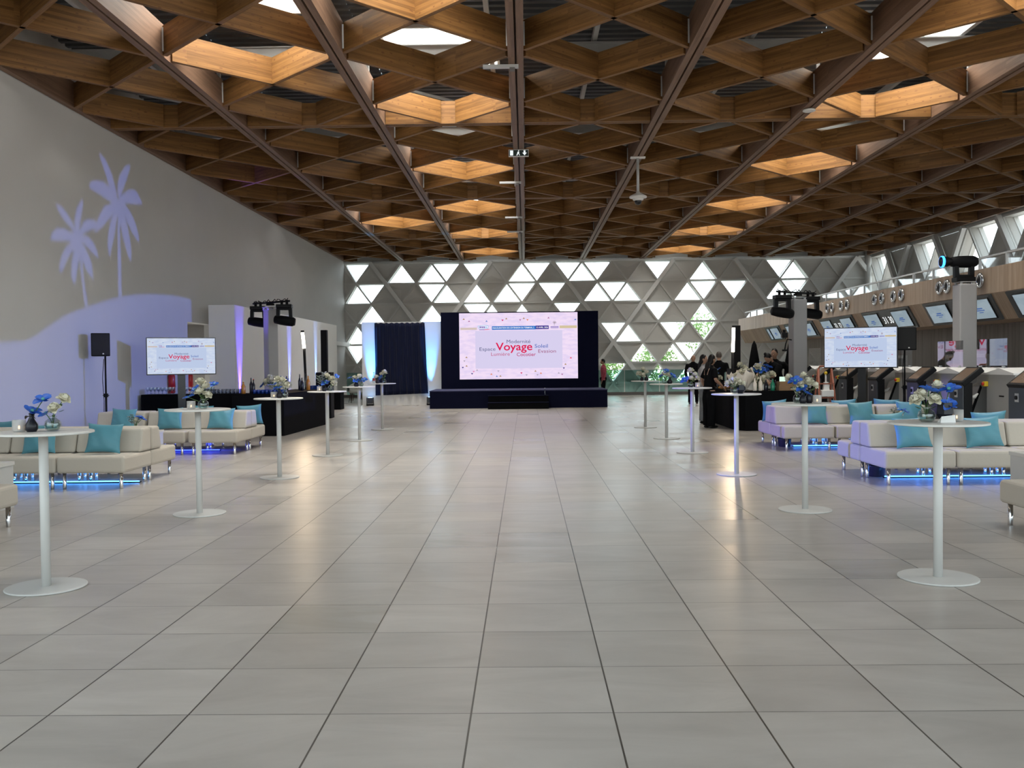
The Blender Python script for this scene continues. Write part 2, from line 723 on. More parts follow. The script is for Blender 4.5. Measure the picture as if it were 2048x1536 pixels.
# lattice ribs and the large diagonal tubes
def ribs(name, to3, hmax, x0, x1, major_r, major_l, rows=7):
    b = MB()
    def clip(p, q):
        # clip by x
        (ax, az), (bx, bz) = p, q
        if ax > bx: ax, az, bx, bz = bx, bz, ax, az
        if bx <= x0 or ax >= x1: return None
        if ax < x0: az += (bz - az) * (x0 - ax) / (bx - ax); ax = x0
        if bx > x1: bz = az + (bz - az) * (x1 - ax) / (bx - ax); bx = x1
        return (ax, az), (bx, bz)
    for line in range(0, rows + 1):
        z = ZT - ROWH * LS * line
        b.bar(to3(x0, z, -.02), to3(x1, z, -.02), .07, .07, to3.up)
    for h in range(-8, hmax + 8, 2):
        for sgn in (1, -1):
            c = clip(lat(h, 0), lat(h + sgn * rows, rows))
            if c: b.bar(to3(c[0][0], c[0][1], -.02), to3(c[1][0], c[1][1], -.02), .07, .078 + .006 * sgn, to3.up)
    o1 = b.build(name, M_rib)
    struct(o1)
    for h, sgn in [(q, 1) for q in major_r] + [(q, -1) for q in major_l]:
        c = clip(lat(h, 0), lat(h + sgn * rows, rows))
        if c:
            b2 = MB()
            dd = -.2 if sgn > 0 else -.215
            P, Q = to3(c[0][0], c[0][1], dd), to3(c[1][0], c[1][1], dd)
            b2.bar(P, Q, .17, .17 if sgn > 0 else .15, to3.up)
            struct(b2.build('facade_brace', M_frame))
ribs('wall_back_ribs', tb, 36, -8.27, 15.75, [2, 14, 26, 34], [-2 + 12, 22, 34])
b = MB()
b.tube([(-8.27, YW - .14, ZT + .04), (15.7, YW - .14, ZT + .04)], .06)
struct(b.build('trim_3', M_frame))

# ---- right facade above the check-in block
XR = 15.78
def tr(x, z, d): return Vector((XR + d, YW - (x - HX0), z))
tr.up = (1, 0, 0)
WR = {}
LS = 1.72
rr = random.Random(3)
for row in range(0, 4):
    WR[row] = [h for h in range(0, 46) if rr.random() < .55]
fr, wk = facade('wall_right', range(0, 27), WR, range(0, 4), tr, wk, (HX0, HX0 + 28.5))
fr.box(XR - .02, XR + .1, 14.6, YW, ZT, 7.45)
struct(fr.build('wall_right', M_panel))
ribs('wall_right_ribs', tr, 27, HX0, HX0 + 28.5, [2, 6, 10, 14, 18, 22], [4, 8, 12, 16, 20, 24], 4)
LS = 1.0
b = MB()
b.tube([(15.6, 42.9, 0), (15.6, 42.9, 6.7)], .14, 12)
struct(b.build('column', M_frame))

# ---- timber ceiling
def nodeY(k): return YC + k * ML
K0, K1 = -4, 8
def bar_z(b, p, q, w, z0, z1, trim=0.):
    P, Q = Vector((p[0], p[1], 0)), Vector((q[0], q[1], 0))
    d = (Q - P).normalized()
    P += d * trim
    Q -= d * trim
    zc = (z0 + z1) / 2
    b.bar((P.x, P.y, zc), (Q.x, Q.y, zc), w, z1 - z0)
YS = nodeY(K0) - ML / 2
DB = .44
for i in range(-3, 7):
    x = BX0 + i * BP
    b = MB()
    if i == -3:
        b.box(-8.25, -8.14, YS, YW - .05, ZB, ZB + DB + .03)
    elif i == 6:
        b.box(15.5, 15.6, YS, YW - .05, ZB, ZB + DB + .03)
    else:
        for s in (-1, 1):
            xx = x + s * .068
            # boards jointed at every cross beam
            cuts = [YS] + [nodeY(k) for k in (-3, 0, 3, 6)] + [YW - .05]
            for y0, y1 in zip(cuts, cuts[1:]):
                b.box(xx - .052, xx + .052, y0 + .004, y1 - .004, ZB - .02, ZB + DB + .03)
        b.box(x - .02, x + .02, YS, YW - .05, ZB + .2, ZB + .22)
    struct(b.build('ceiling_beam', M_wood_beam))
XE = 15.5
for k in (-3, 0, 3, 6):
    y = nodeY(k)
    b = MB()
    for i in range(-3, 6):
        xa, xb = BX0 + i * BP + .13, min(BX0 + (i + 1) * BP - .13, XE)
        if i == -3: xa = -8.14
        for s in (-1, 1):
            b.box(xa, xb, y + s * .062 - .045, y + s * .062 + .045, ZB, ZB + DB)
    struct(b.build('ceiling_cross_beam', M_wood))
for i in range(-3, 6):
    xl, xr = BX0 + i * BP, BX0 + (i + 1) * BP
    if i == 5: xr = 16.28
    xc = (xl + xr) / 2
    b = MB()
    c = MB()
    for k in range(K0, K1 + 2):
        yc = nodeY(k)
        cross = k in (-3, 0, 3, 6)
        for sx in (-1, 1):
            for sy in (-1, 1):
                xe = xl if sx < 0 else xr
                ye = yc + sy * ML / 2
                if ye > YW or ye < YS - .1: continue
                x1 = xe - sx * .13
                if i == 5 and sx > 0:
                    x1 = min(x1, XE)
                    ye = yc + sy * ML / 2 * (x1 - xc) / (xe - xc)
                f = (x1 - xc) / (xe - xc)
                p0 = (xc, yc)
                if cross:
                    p0 = (xc + sx * .17, yc + sy * .13)
                p1 = (x1, yc + (ye - yc) * f)
                if p1[1] > YW - .1: continue
                bar_z(b, p0, p1, .075, ZB, ZB + DB)
                # steel angle at the joint with the main beam
                if yc < 40:
                    c.box(x1 - .012, x1 + .012, p1[1] - sy * .07 - .006, p1[1] - sy * .07 + .006, ZB + .05, ZB + DB - .03)
    o = b.build('ceiling_lattice', M_wood)
    struct(o)
    struct(c.build('ceiling_joint_plates', M_steel))

# roof deck with roof-light openings, purlins above the timber
ZD = 7.3
prof = []
y = YS
b = MB()
def deck(x0, x1, y0, y1):
    y = y0
    st = .25
    while y < y1 - .001:
        e = min(y + st, y1)
        w = e - y
        pts = [(y, 0), (y + w * .42, 0), (y + w * .5, .06), (y + w * .92, .06), (e, 0)]
        for (ya, za), (yb, zb) in zip(pts, pts[1:]):
            b.quad((x0, ya, ZD + za), (x0, yb, ZD + zb), (x1, yb, ZD + zb), (x1, ya, ZD + za))
        y = e
for i in range(-3, 6):
    xl, xr = BX0 + i * BP, BX0 + (i + 1) * BP
    if i == -3: xl = -8.5
    if i == 5: xr = 16.3
    ks = sorted(k for (bb, k) in SKY if bb == i)
    if not ks:
        deck(xl, xr, YS, YW + .4)
        continue
    cy_ = YS
    for k in ks:
        yc = nodeY(k) - ML / 2
        y0, y1 = yc - 1.0, yc + 1.0
        deck(xl, xr, cy_, y0)
        deck(xl, xl + .38, y0, y1)
        deck(xr - .38, xr, y0, y1)
        cy_ = y1
    deck(xl, xr, cy_, YW + .4)
b.box(-8.5, 16.3, -5, YS, ZD - .1, ZD)
struct(b.build('ceiling', M_deck))
n = 0
for bb, k in SKY:
    n += 1
    xc, yc = BX0 + (bb + .5) * BP, nodeY(k) - ML / 2
    hw, hl = BP / 2 - .38, 1.0
    b = MB()
    b.box(xc - hw - .05, xc - hw, yc - hl - .05, yc + hl + .05, ZD - .06, ZD + .6)
    b.box(xc + hw, xc + hw + .05, yc - hl - .05, yc + hl + .05, ZD - .06, ZD + .6)
    b.box(xc - hw, xc + hw, yc - hl - .05, yc - hl, ZD - .06, ZD + .6)
    b.box(xc - hw, xc + hw, yc + hl, yc + hl + .05, ZD - .06, ZD + .6)
    o = struct(b.build('window_%d' % (wk + n), M_white))
    o['label'] = 'white roof light upstand above the timber grid'
    b = MB()
    b.box(xc - hw, xc + hw, yc - hl, yc + hl, ZD + .55, ZD + .57)
    b.build('window_pane', M_glass, o)
# purlins and bracing
b = MB()
for k in (-3, -1, 1, 3, 5, 7):
    y = nodeY(k) + .7
    b.box(-8.2, 15.6, y - .06, y + .06, 7.04, 7.06)
    b.box(-8.2, 15.6, y - .008, y + .008, 6.84, 7.06)
    b.box(-8.2, 15.6, y - .06, y + .06, 6.84, 6.86)
for i in range(-3, 6):
    x = BX0 + (i + .5) * BP + (.9 if i in (-1, 2, -2) else 0)
    b.box(x - .04, x + .04, YS, YW, 7.08, 7.2)
for i in range(-3, 6, 2):
    for k in range(-4, 8, 4):
        x = BX0 + i * BP
        b.tube([(x, nodeY(k), 7.05), (x + 2 * BP, nodeY(k + 2), 7.05)], .035, 6)
struct(b.build('ceiling_purlins', M_steel))
# hangers between timber and roof
b = MB()
for i in range(-2, 6):
    for k in range(-4, 9, 3):
        x, y = BX0 + i * BP, nodeY(k) + ML / 2
        b.box(x - .03, x + .03, y - .03, y + .03, ZB + DB + .02, ZD)
struct(b.build('ceiling_hangers', M_steel))

# ---- check-in block on the right: fascia, wood wall, terrace and balustrade
M_oak = woodmat('pale_slatted_oak', (.30, .215, .15), (.43, .325, .235), knots=False, boards=.09, rough=.5)
M_greywood = woodmat('grey_vertical_boards', (.18, .155, .135), (.27, .24, .21), knots=False, boards=.09, rough=.6)
M_frame_dark = mat('dark_screen_surround', (.055, .062, .066), .35)
YF0, YF1 = 14.0, 40.6
b = MB()
def strip(mb, P, Q, y0, y1, flip=False):
    """panel between XZ points P (low) and Q (high) for y0..y1; uv.x runs up the boards so that the grain is vertical"""
    n_ = int((y1 - y0) / 1.4) or 1
    l = math.hypot(P[0] - Q[0], P[1] - Q[1])
    o = rnd.random() * 9
    mb.quad((P[0], y1, P[1]), (P[0], y0, P[1]), (Q[0], y0, Q[1]), (Q[0], y1, Q[1]), [(o, y1), (o, y0), (o + l, y0), (o + l, y1)])
strip(b, (9.2, 2.76), (9.2, 3.27), YF0, YF1)
strip(b, (9.48, 2.24), (9.2, 2.76), YF0, YF1)
b.quad((9.2, YF1, 3.27), (9.2, YF0, 3.27), (10.4, YF0, 3.27), (10.4, YF1, 3.27))
b.quad((9.48, YF0, 2.24), (9.48, YF1, 2.24), (10.6, YF1, 2.24), (10.6, YF0, 2.24))
b.face([len(b.v) + i for i in range(5)], [(0, 0), (0, .2), (.5, .2), (1, .8), (1, 0)])
b.v += [(9.2, YF1, 3.27), (10.6, YF1, 3.27), (10.6, YF1, 2.24), (9.48, YF1, 2.24), (9.2, YF1, 2.76)]
b.face([len(b.v) + i for i in range(5)][::-1])
b.v += [(9.2, YF0, 3.27), (10.6, YF0, 3.27), (10.6, YF0, 2.24), (9.48, YF0, 2.24), (9.2, YF0, 2.76)]
o = b.build('bulkhead_wall', M_oak)
struct(o)
b = MB()
b.box(10.6, 15.7, YF0, YF1, 2.95, 3.2)
struct(b.build('terrace_floor', M_white))
# wood wall behind the desks with hatches
b = MB()
HAT = [(12.2, 14.6), (17.0, 18.7), (21.4, 23.4), (26.0, 28.0), (30.5, 32.5)]
ys = [YF0 - 6]
segs = []
cur = YF0 - 6
for a_, c_ in HAT:
    segs.append((cur, a_, 0, 2.24))
    segs.append((a_, c_, 1.5, 2.24))
    cur = c_
segs.append((cur, 37.0, 0, 2.24))
for y0, y1, z0, z1 in segs:
    b.quad((10.5, y1, z0), (10.5, y0, z0), (10.5, y0, z1), (10.5, y1, z1), [(z0, y1), (z0, y0), (z1, y0), (z1, y1)])
struct(b.build('wall_checkin', M_greywood))
b = MB()
for a_, c_ in HAT:
    b.box(10.42, 10.5, a_ - .06, c_ + .06, 1.5, 1.58)
    b.box(10.42, 10.5, a_ - .06, a_, 0, 1.5)
    b.box(10.42, 10.5, c_, c_ + .06, 0, 1.5)
struct(b.build('trim_4', M_frame))
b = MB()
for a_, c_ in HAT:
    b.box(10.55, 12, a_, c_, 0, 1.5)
struct(b.build('hatch_recess', M_black))  # solid black blocks stand in for the shade inside the hatches
# balustrade on top
b = MB()
b.box(9.42, 9.44, 15.0, 40.3, 3.27, 3.52)
gl = b.build('glass_balustrade', M_glass)
tag(gl, 'low clear glass balustrade on the terrace edge above the wood bulkhead', 'balustrade')
b = MB()
b.box(9.40, 9.46, 15.0, 40.3, 3.52, 3.56)
b.build('top_rail', M_steel, gl)
for y in [15.2 + 1.1 * i for i in range(23)]:
    b = MB()
    b.box(9.40, 9.46, y - .02, y + .02, 3.27, 3.52)
    b.build('rail_post', M_steel, gl)
# balustrade at the end of the hall floor
b = MB()
x = -8.1
while x < 9.0:
    b.box(x + .02, min(x + 1.55, 9), 42.32, 42.335, .13, 1.12)
    x += 1.57
gl = b.build('glass_balustrade', M_tealglass)
tag(gl, 'greenish glass balustrade along the far edge of the tiled floor', 'balustrade')
b = MB()
b.box(-8.1, 9.0, 42.3, 42.36, 1.12, 1.15)
b.build('top_rail', M_steel, gl)

# ---- outside: ground and trees
M_ground = mat('pale_ground', (.42, .42, .38), .9)
b = MB()
b.box(-60, 90, 46, 140, -1.4, -1.3)
o = b.build('outdoor_ground', M_ground)
struct(o)
M_leaf = mat('leaf_green', (.16, .30, .06), .6, var=.35, scale=1.5)
M_trunk = mat('bark', (.12, .09, .06), .8)
def tree(x, y, h, w, label, seed, dens=1400):
    r_ = random.Random(seed)
    t = thing('tree', label, 'tree', (x, y, -1.3), 0, 'trees outside the far facade')
    b = MB()
    b.tube([(0, 0, 0), (.05, .03, h * .35), (-.05, 0, h * .6)], [.12, .09, .05], 7)
    for q in range(5):
        a = q * 1.3
        b.tube([(0, 0, h * .35), (math.cos(a) * w * .35, math.sin(a) * w * .35, h * .68)], [.05, .02], 5)
    b.build('trunk', M_trunk, t)
    b = MB()
    cl = [(r_.uniform(-.5, .5) * w, r_.uniform(-.5, .5) * w, h * r_.uniform(.5, .92), r_.uniform(.22, .42) * w) for _ in range(9)]
    for q in range(dens):
        cx, cy2, cz, cr = cl[q % 9]
        d = Vector((r_.gauss(0, 1), r_.gauss(0, 1), r_.gauss(0, 1))).normalized() * cr * r_.uniform(.5, 1.05)
        p = Vector((cx, cy2, cz)) + d
        a = Vector((r_.uniform(-1, 1), r_.uniform(-1, 1), r_.uniform(-1, 1))).normalized()
        c = a.orthogonal().normalized()
        s = r_.uniform(.07, .13)
        n_ = len(b.v)
        b.v += [tuple(p - a * s), tuple(p + c * s * .5), tuple(p + a * s), tuple(p - c * s * .5)]
        b.face((n_, n_ + 1, n_ + 2, n_ + 3))
    b.build('foliage', M_leaf, t)
for i, (x, y, h, w) in enumerate([(4.6, 50, 2.9, 2.0), (7.5, 52, 3.4, 2.2), (9.6, 50, 5.4, 2.6), (12.5, 53, 5.2, 2.6), (-10.5, 51, 4.2, 2.4), (15, 56, 4.0, 3.0), (2.0, 54, 2.6, 2.0)]):
    tree(x, y, h, w, 'leafy green tree outside, seen through the triangular windows', 20 + i)
# ================================================================== FURNITURE AND STAGE
M_tabletop = mat('white_table_lacquer', (.66, .645, .61), .35, var=.02)
M_poly = mat('white_powder_coat', (.58, .575, .555), .4, var=.03)
M_cream = mat('cream_fabric', (.52, .470, .40), .8, var=.04, scale=3, bump=.10, bscale=30, sheen=.1)
M_cream2 = mat('cream_fabric_back', (.505, .46, .395), .8, var=.05, scale=4, bump=.10, bscale=30, sheen=.1)
M_teal = mat('teal_satin', (.078, .265, .335), .45, var=.10, scale=5, sheen=.2, bump=.15, bscale=14)
M_navy = mat('navy_fabric', (.005, .006, .022), .9, spec=.1, var=.15)
M_navy2 = mat('navy_stage_carpet', (.03, .032, .085), .9, var=.10)
M_blackcloth = mat('black_cloth', (.0035, .0035, .0045), .85, spec=.1, var=.2)
M_blackbox = mat('black_speaker_coating', (.005, .005, .006), .6, spec=.15, bump=.2, bscale=300)
M_grille = mat('speaker_grille', (.006, .006, .007), .6, .1, bump=.5, bscale=500)
M_lycra = mat('grey_white_lycra', (.42, .415, .42), .75, var=.03)
M_bezel = mat('black_bezel', (.01, .01, .012), .25)


def emis(name, col, st=1., vary=None):
    m, nt, p, N, L = newmat(name)
    N.remove(p)
    e = N.new('ShaderNodeEmission')
    e.inputs[0].default_value = col + (1,)
    e.inputs[1].default_value = st
    if vary:
        tc = N.new('ShaderNodeTexCoord')
        nz = N.new('ShaderNodeTexNoise')
        nz.inputs['Scale'].default_value = vary[0]
        nz.inputs['Detail'].default_value = 3
        mp = N.new('ShaderNodeMapping')
        mp.inputs['Scale'].default_value = (1, 1, 3)
        L.new(tc.outputs['Object'], mp.inputs[0])
        L.new(mp.outputs[0], nz.inputs['Vector'])
        rp = N.new('ShaderNodeValToRGB')
        rp.color_ramp.elements[0].position = .42
        rp.color_ramp.elements[0].color = col + (1,)
        rp.color_ramp.elements[1].position = .62
        rp.color_ramp.elements[1].color = vary[1] + (1,)
        L.new(nz.outputs['Fac'], rp.inputs[0])
        L.new(rp.outputs[0], e.inputs[0])
    else:
        # very slight variation so that the surface is procedural
        pass
    L.new(e.outputs[0], N['Material Output'].inputs[0])
    return m


# ------------------------------------------------------------------ standing tables
RANK = ['nearest', 'second nearest', 'third nearest', 'fourth nearest', 'fifth nearest', 'farthest']
def table_proto():
    t = thing('standing_table', 'x', 'table')
    b = MB()
    b.lathe([(.30, 0), (.318, .004), (.318, .014), (.312, .018)], (0, 0, 1.035), 48, False)
    b.build('tabletop', M_tabletop, t)
    b = MB()
    b.lathe([(.030, .012), (.030, 1.036)], (0, 0, 0), 24)
    b.build('pole', M_poly, t)
    b = MB()
    b.lathe([(.250, 0), (.256, .004), (.256, .010), (.250, .013)], (0, 0, 0), 48, False)
    b.build('base_plate', M_poly, t)
    return t
tp = table_proto()
TL = [(-3.24, 6.24), (-3.28, 9.33), (-3.255, 12.3), (-3.25, 15.3), (-3.26, 18.3), (-3.27, 21.3)]
TR = [(2.76, 6.32), (2.74, 9.25), (2.73, 12.2), (2.69, 15.2), (2.70, 18.05), (2.69, 21.15)]
first = True
for side, arr in (('left', TL), ('right', TR)):
    for i, (x, y) in enumerate(arr):
        lab = 'white round standing table, %s in the %s row' % (RANK[i], side)
        if first:
            tp.location = (x, y, 0)
            tp['label'] = lab
            tp['group'] = 'standing tables along the aisle'
            first = False
        else:
            dup(tp, (x, y, 0), 0, lab, 'standing tables along the aisle')


# ------------------------------------------------------------------ sofa modules
MW = .835
def sofa_proto():
    t = thing('sofa_module', 'x', 'sofa')
    b = MB()
    b.box(-MW / 2, MW / 2, 0, MW, .195, .40)
    b.build('seat_cushion', M_cream, t, bevel=.035, bseg=3)
    b = MB()
    n = len(b.v)
    w = MW / 2
    P = [(.50, .405), (MW - .005, .405), (MW - .01, .70), (.58, .70)]
    b.v += [(-w, y, z) for y, z in P] + [(w, y, z) for y, z in P]
    b.face((0, 3, 2, 1)); b.face((4, 5, 6, 7))
    for i in range(4):
        j = (i + 1) % 4
        b.face((i, j, 4 + j, 4 + i))
    b.build('backrest', M_cream2, t, bevel=.03, bseg=3)
    for sx in (-1, 1):
        for yy in (.07, MW - .07):
            c = MB()
            c.lathe([(.020, 0), (.022, .004), (.022, .198)], (sx * (MW / 2 - .07), yy, 0), 14)
            c.build('leg', M_chrome, t)
    return t
sp_ = sofa_proto()
first = True
COLN = ['aisle end', 'middle', 'wall end']
def sofa_island(x_ais, y0, sgn, pitch, nm, cols=3, depth=MW + .01, rows=(0, 1)):
    """x_ais: X of the end at the aisle; sgn: direction away from the aisle"""
    global first
    for r_ in rows:
        for c in range(cols):
            x = x_ais + sgn * (MW / 2 + c * pitch)
            y = y0 if r_ == 0 else y0 + 2 * depth
            lab = 'cream sofa module, %s of the %s row of the %s' % (COLN[min(c, 2)], ['front', 'rear'][r_], nm)
            g = 'modules of the ' + nm
            if first:
                sp_.location = (x, y, 0)
                sp_['label'], sp_['group'] = lab, g
                first = False
            else:
                dup(sp_, (x, y, 0), 0 if r_ == 0 else PI, lab, g)
sofa_island(-4.87, 11.27, -1, .845, 'near left sofa island')
sofa_island(-4.82, 15.57, -1, .885, 'far left sofa island')
sofa_island(4.18, 10.98, 1, .845, 'near right sofa island')
sofa_island(4.19, 15.32, 1, .86, 'far right sofa island')
sofa_island(4.2, 6.70, 1, .845, 'foreground right sofa island', 2)
sofa_island(-4.76, 7.02, -1, .845, 'foreground left sofa island', 2)

# low white cube tables between the islands
def cube_table(x0, x1, y0, y1, h, lab):
    t = thing('coffee_table', lab, 'table', ((x0 + x1) / 2, (y0 + y1) / 2, 0), 0, 'low white cube tables')
    w, d = (x1 - x0) / 2, (y1 - y0) / 2
    b = MB()
    b.box(-w, w, -d, d, h - .04, h)
    b.build('tabletop', M_tabletop, t, bevel=.004)
    b = MB()
    b.box(-w + .012, w - .012, -d + .012, d - .012, 0, h - .04)
    b.build('plinth', M_poly, t)
cube_table(5.06, 5.76, 9.2, 9.9, .50, 'low white cube table between the foreground and near right sofas')
cube_table(-6.15, -5.45, 9.2, 9.9, .49, 'low white cube table between the foreground and near left sofas')
cube_table(5.15, 5.85, 13.75, 14.45, .50, 'low white cube table between the two right sofa islands')
cube_table(-6.35, -5.65, 13.85, 14.55, .50, 'low white cube table between the two left sofa islands')

# ------------------------------------------------------------------ cushions
def pillow_mesh(seed, s=.44):
    r_ = random.Random(seed)
    N = 18
    b = MB()
    for side in (1, -1):
        for i in range(N + 1):
            for j in range(N + 1):
                u, v = i / N * 2 - 1, j / N * 2 - 1
                pinch = 1 - .10 * (1 - abs(u) ** 2.2) * abs(v) ** 2 - 0
                pinch2 = 1 - .10 * (1 - abs(v) ** 2.2) * abs(u) ** 2
                x, z = u * s / 2 * pinch2, v * s / 2 * .86 * pinch
                th = .075 * (max(0, (1 - u * u) * (1 - v * v))) ** .42
                th += .006 * math.sin(7 * u + 3 * v + seed) * (1 - u * u) * (1 - v * v)
                th += .007 * math.sin(15 * (u * .6 + v) + seed * 2) * max(0, (abs(u) - .3)) * (1 - u * u) * (1 - v * v) * 2
                b.v.append((x, side * th, z))
    M_ = (N + 1) ** 2
    for sd in (0, 1):
        for i in range(N):
            for j in range(N):
                a = sd * M_ + i * (N + 1) + j
                q = (a, a + N + 1, a + N + 2, a + 1)
                b.face(q if sd else q[::-1], None, True)
    me = b
    return me
PM = []
for sd in range(3):
    b = pillow_mesh(sd * 1.7 + 1)
    o = b.build('cushion', M_teal)
    PM.append(o)
PUSED = [False] * 3
def cushion(x, y, rz, tilt, roll_, lab, k, z=.40):
    src = PM[k]
    o = src if not PUSED[k] else src.copy()
    if PUSED[k]:
        COL.objects.link(o)
    PUSED[k] = True
    half = .19
    tilt *= 1.3
    y -= .03 if abs(rz) < 1 else -.06
    o.location = (x, y, z + half * math.cos(tilt) + .012)
    o.rotation_euler = (tilt, roll_, rz)
    tag(o, lab, 'cushion', 'teal cushions on the sofas')
NL, FL, NR, FR = 'near left sofa', 'far left sofa', 'near right sofa', 'far right sofa'
for x, y, rz, ti, ro, lab, k in [
    (-5.27, 11.66, .05, -.22, .04, 'teal cushion at the aisle end of the near left sofa front', 0),
    (-6.08, 11.66, -.05, -.2, -.03, 'teal cushion left of the pole on the near left sofa front', 1),
    (-7.02, 12.50, 2.9, -.2, .05, 'teal cushion peeking over the back of the near left sofa', 2),
    (-5.20, 15.95, .1, -.25, .05, 'teal cushion nearest the aisle on the far left sofa front', 2),
    (-6.08, 15.95, .0, -.22, -.03, 'teal cushion in the middle of the far left sofa front', 0),
    (-6.88, 15.95, -.05, -.25, .03, 'teal cushion at the wall end of the far left sofa front', 1),
    (-5.00, 16.86, 3.3, -.2, .06, 'teal cushion behind the far left sofa back, nearer the aisle', 1),
    (-5.85, 16.86, 3.0, -.2, -.05, 'teal cushion behind the far left sofa back, middle', 2),
    (4.64, 11.36, .04, -.22, -.05, 'teal cushion with blue light, aisle end of the near right sofa front', 1),
    (5.48, 11.36, -.05, -.22, -.06, 'teal cushion under the tabletop on the near right sofa front', 0),
    (4.72, 12.30, 3.2, -.2, .05, 'teal cushion behind the near right sofa back, aisle end', 0),
    (6.05, 12.30, 3.0, -.15, .05, 'teal cushion behind the near right sofa back, far end', 2),
    (4.80, 15.72, -.05, -.2, .02, 'teal cushion lit blue, aisle end of the far right sofa front', 2),
    (5.58, 15.72, .06, -.22, -.04, 'teal cushion in the middle of the far right sofa front', 1),
    (6.38, 15.72, -.04, -.22, .03, 'teal cushion at the far end of the far right sofa front', 0),
    (4.40, 16.62, 3.2, -.2, .08, 'teal cushion behind the far right sofa back, aisle end', 2),
    (5.62, 16.62, 3.1, -.2, .05, 'teal cushion behind the far right sofa back, middle', 0),
    (6.36, 16.62, 3.0, -.2, -.05, 'teal cushion behind the far right sofa back, far end', 1)]:
    cushion(x, y, rz, ti, ro, lab, k)

# ------------------------------------------------------------------ light bars on the floor under the sofas
M_led = emis('led_blue_bar', (.06, .33, 1.0), 4)
M_led2 = emis('led_deep_blue_bar', (.03, .06, 1.0), 4)
def led_bar(x0, x1, y, m, lab):
    t = thing('led_light_bar', lab, 'light', (x0, y, 0), 0, 'blue light bars under the sofas')
    b = MB()
    b.box(0, x1 - x0, -.015, .04, 0, .012)
    b.build('housing', M_black, t)
    b = MB()
    b.tube([(.01, 0, .018), (x1 - x0 - .01, 0, .018)], .007, 8)
    b.build('light_tube', m, t)
led_bar(-7.2, -4.95, 11.92, M_led, 'glowing blue light bar on the floor under the near left sofa')
led_bar(-7.2, -5.35, 16.3, M_led2, 'deep blue light bar on the floor under the far left sofa')
led_bar(4.45, 6.6, 11.72, M_led, 'glowing blue light bar on the floor under the near right sofa')
led_bar(4.55, 6.6, 16.05, M_led, 'glowing blue light bar on the floor under the far right sofa')
for x, y, c in [(-6.1, 12.1, (.1, .35, 1)), (-6.1, 16.4, (.04, .07, 1)), (5.3, 11.85, (.08, .25, 1)), (5.3, 16.2, (.08, .25, 1))]:
    area('under_sofa_glow', (x, y, .19), (0, 0, 0), 1.8, .25, 2.2, c, 180)
# power boxes beside the bars
M_case = mat('dark_blue_case', (.03, .03, .06), .3)
for x, y, lab in [(4.42, 11.9, 'small dark lighting box under the near right sofa end'), (4.42, 16.1, 'small dark lighting box under the far right sofa end')]:
    t = thing('lighting_box', lab, 'box', (x, y, 0), 0, 'lighting boxes under the right sofas')
    b = MB()
    b.lathe([(.085, 0), (.10, .01), (.115, .13), (.12, .14)], (0, 0, 0), 20)
    b.build('body', M_case, t)
    b = MB()
    b.lathe([(.125, .14), (.125, .15)], (0, 0, 0), 20)
    b.build('rim', M_black, t)

# ------------------------------------------------------------------ words on screens
def word(txt, x0, x1, base, cap, m, parent, y=-.004, bold=0., name='word', M4=None):
    """letters as a mesh, fitted in x0..x1 with the baseline at z=base; faces -y (or placed by M4: x right, y up)"""
    c = bpy.data.curves.new('word', 'FONT')
    c.body = txt
    c.size = 1.0
    c.offset = bold
    c.resolution_u = 3
    o = bpy.data.objects.new('word', c)
    COL.objects.link(o)
    dg = bpy.context.evaluated_depsgraph_get()
    me = bpy.data.meshes.new_from_object(o.evaluated_get(dg))
    bpy.data.objects.remove(o)
    me.name = name
    xs = [v.co.x for v in me.vertices]
    sx = (x1 - x0) / max(max(xs) - min(xs), 1e-4)
    mn = min(xs)
    sz = cap / .70
    for v in me.vertices:
        X_, Z_ = x0 + (v.co.x - mn) * sx, base + v.co.y * sz
        v.co = (X_, y, Z_) if M4 is None else M4 @ Vector((X_, Z_, y))
    me.materials.clear()
    me.materials.append(m)
    o = bpy.data.objects.new(name, me)
    COL.objects.link(o)
    o.parent = parent
    return o


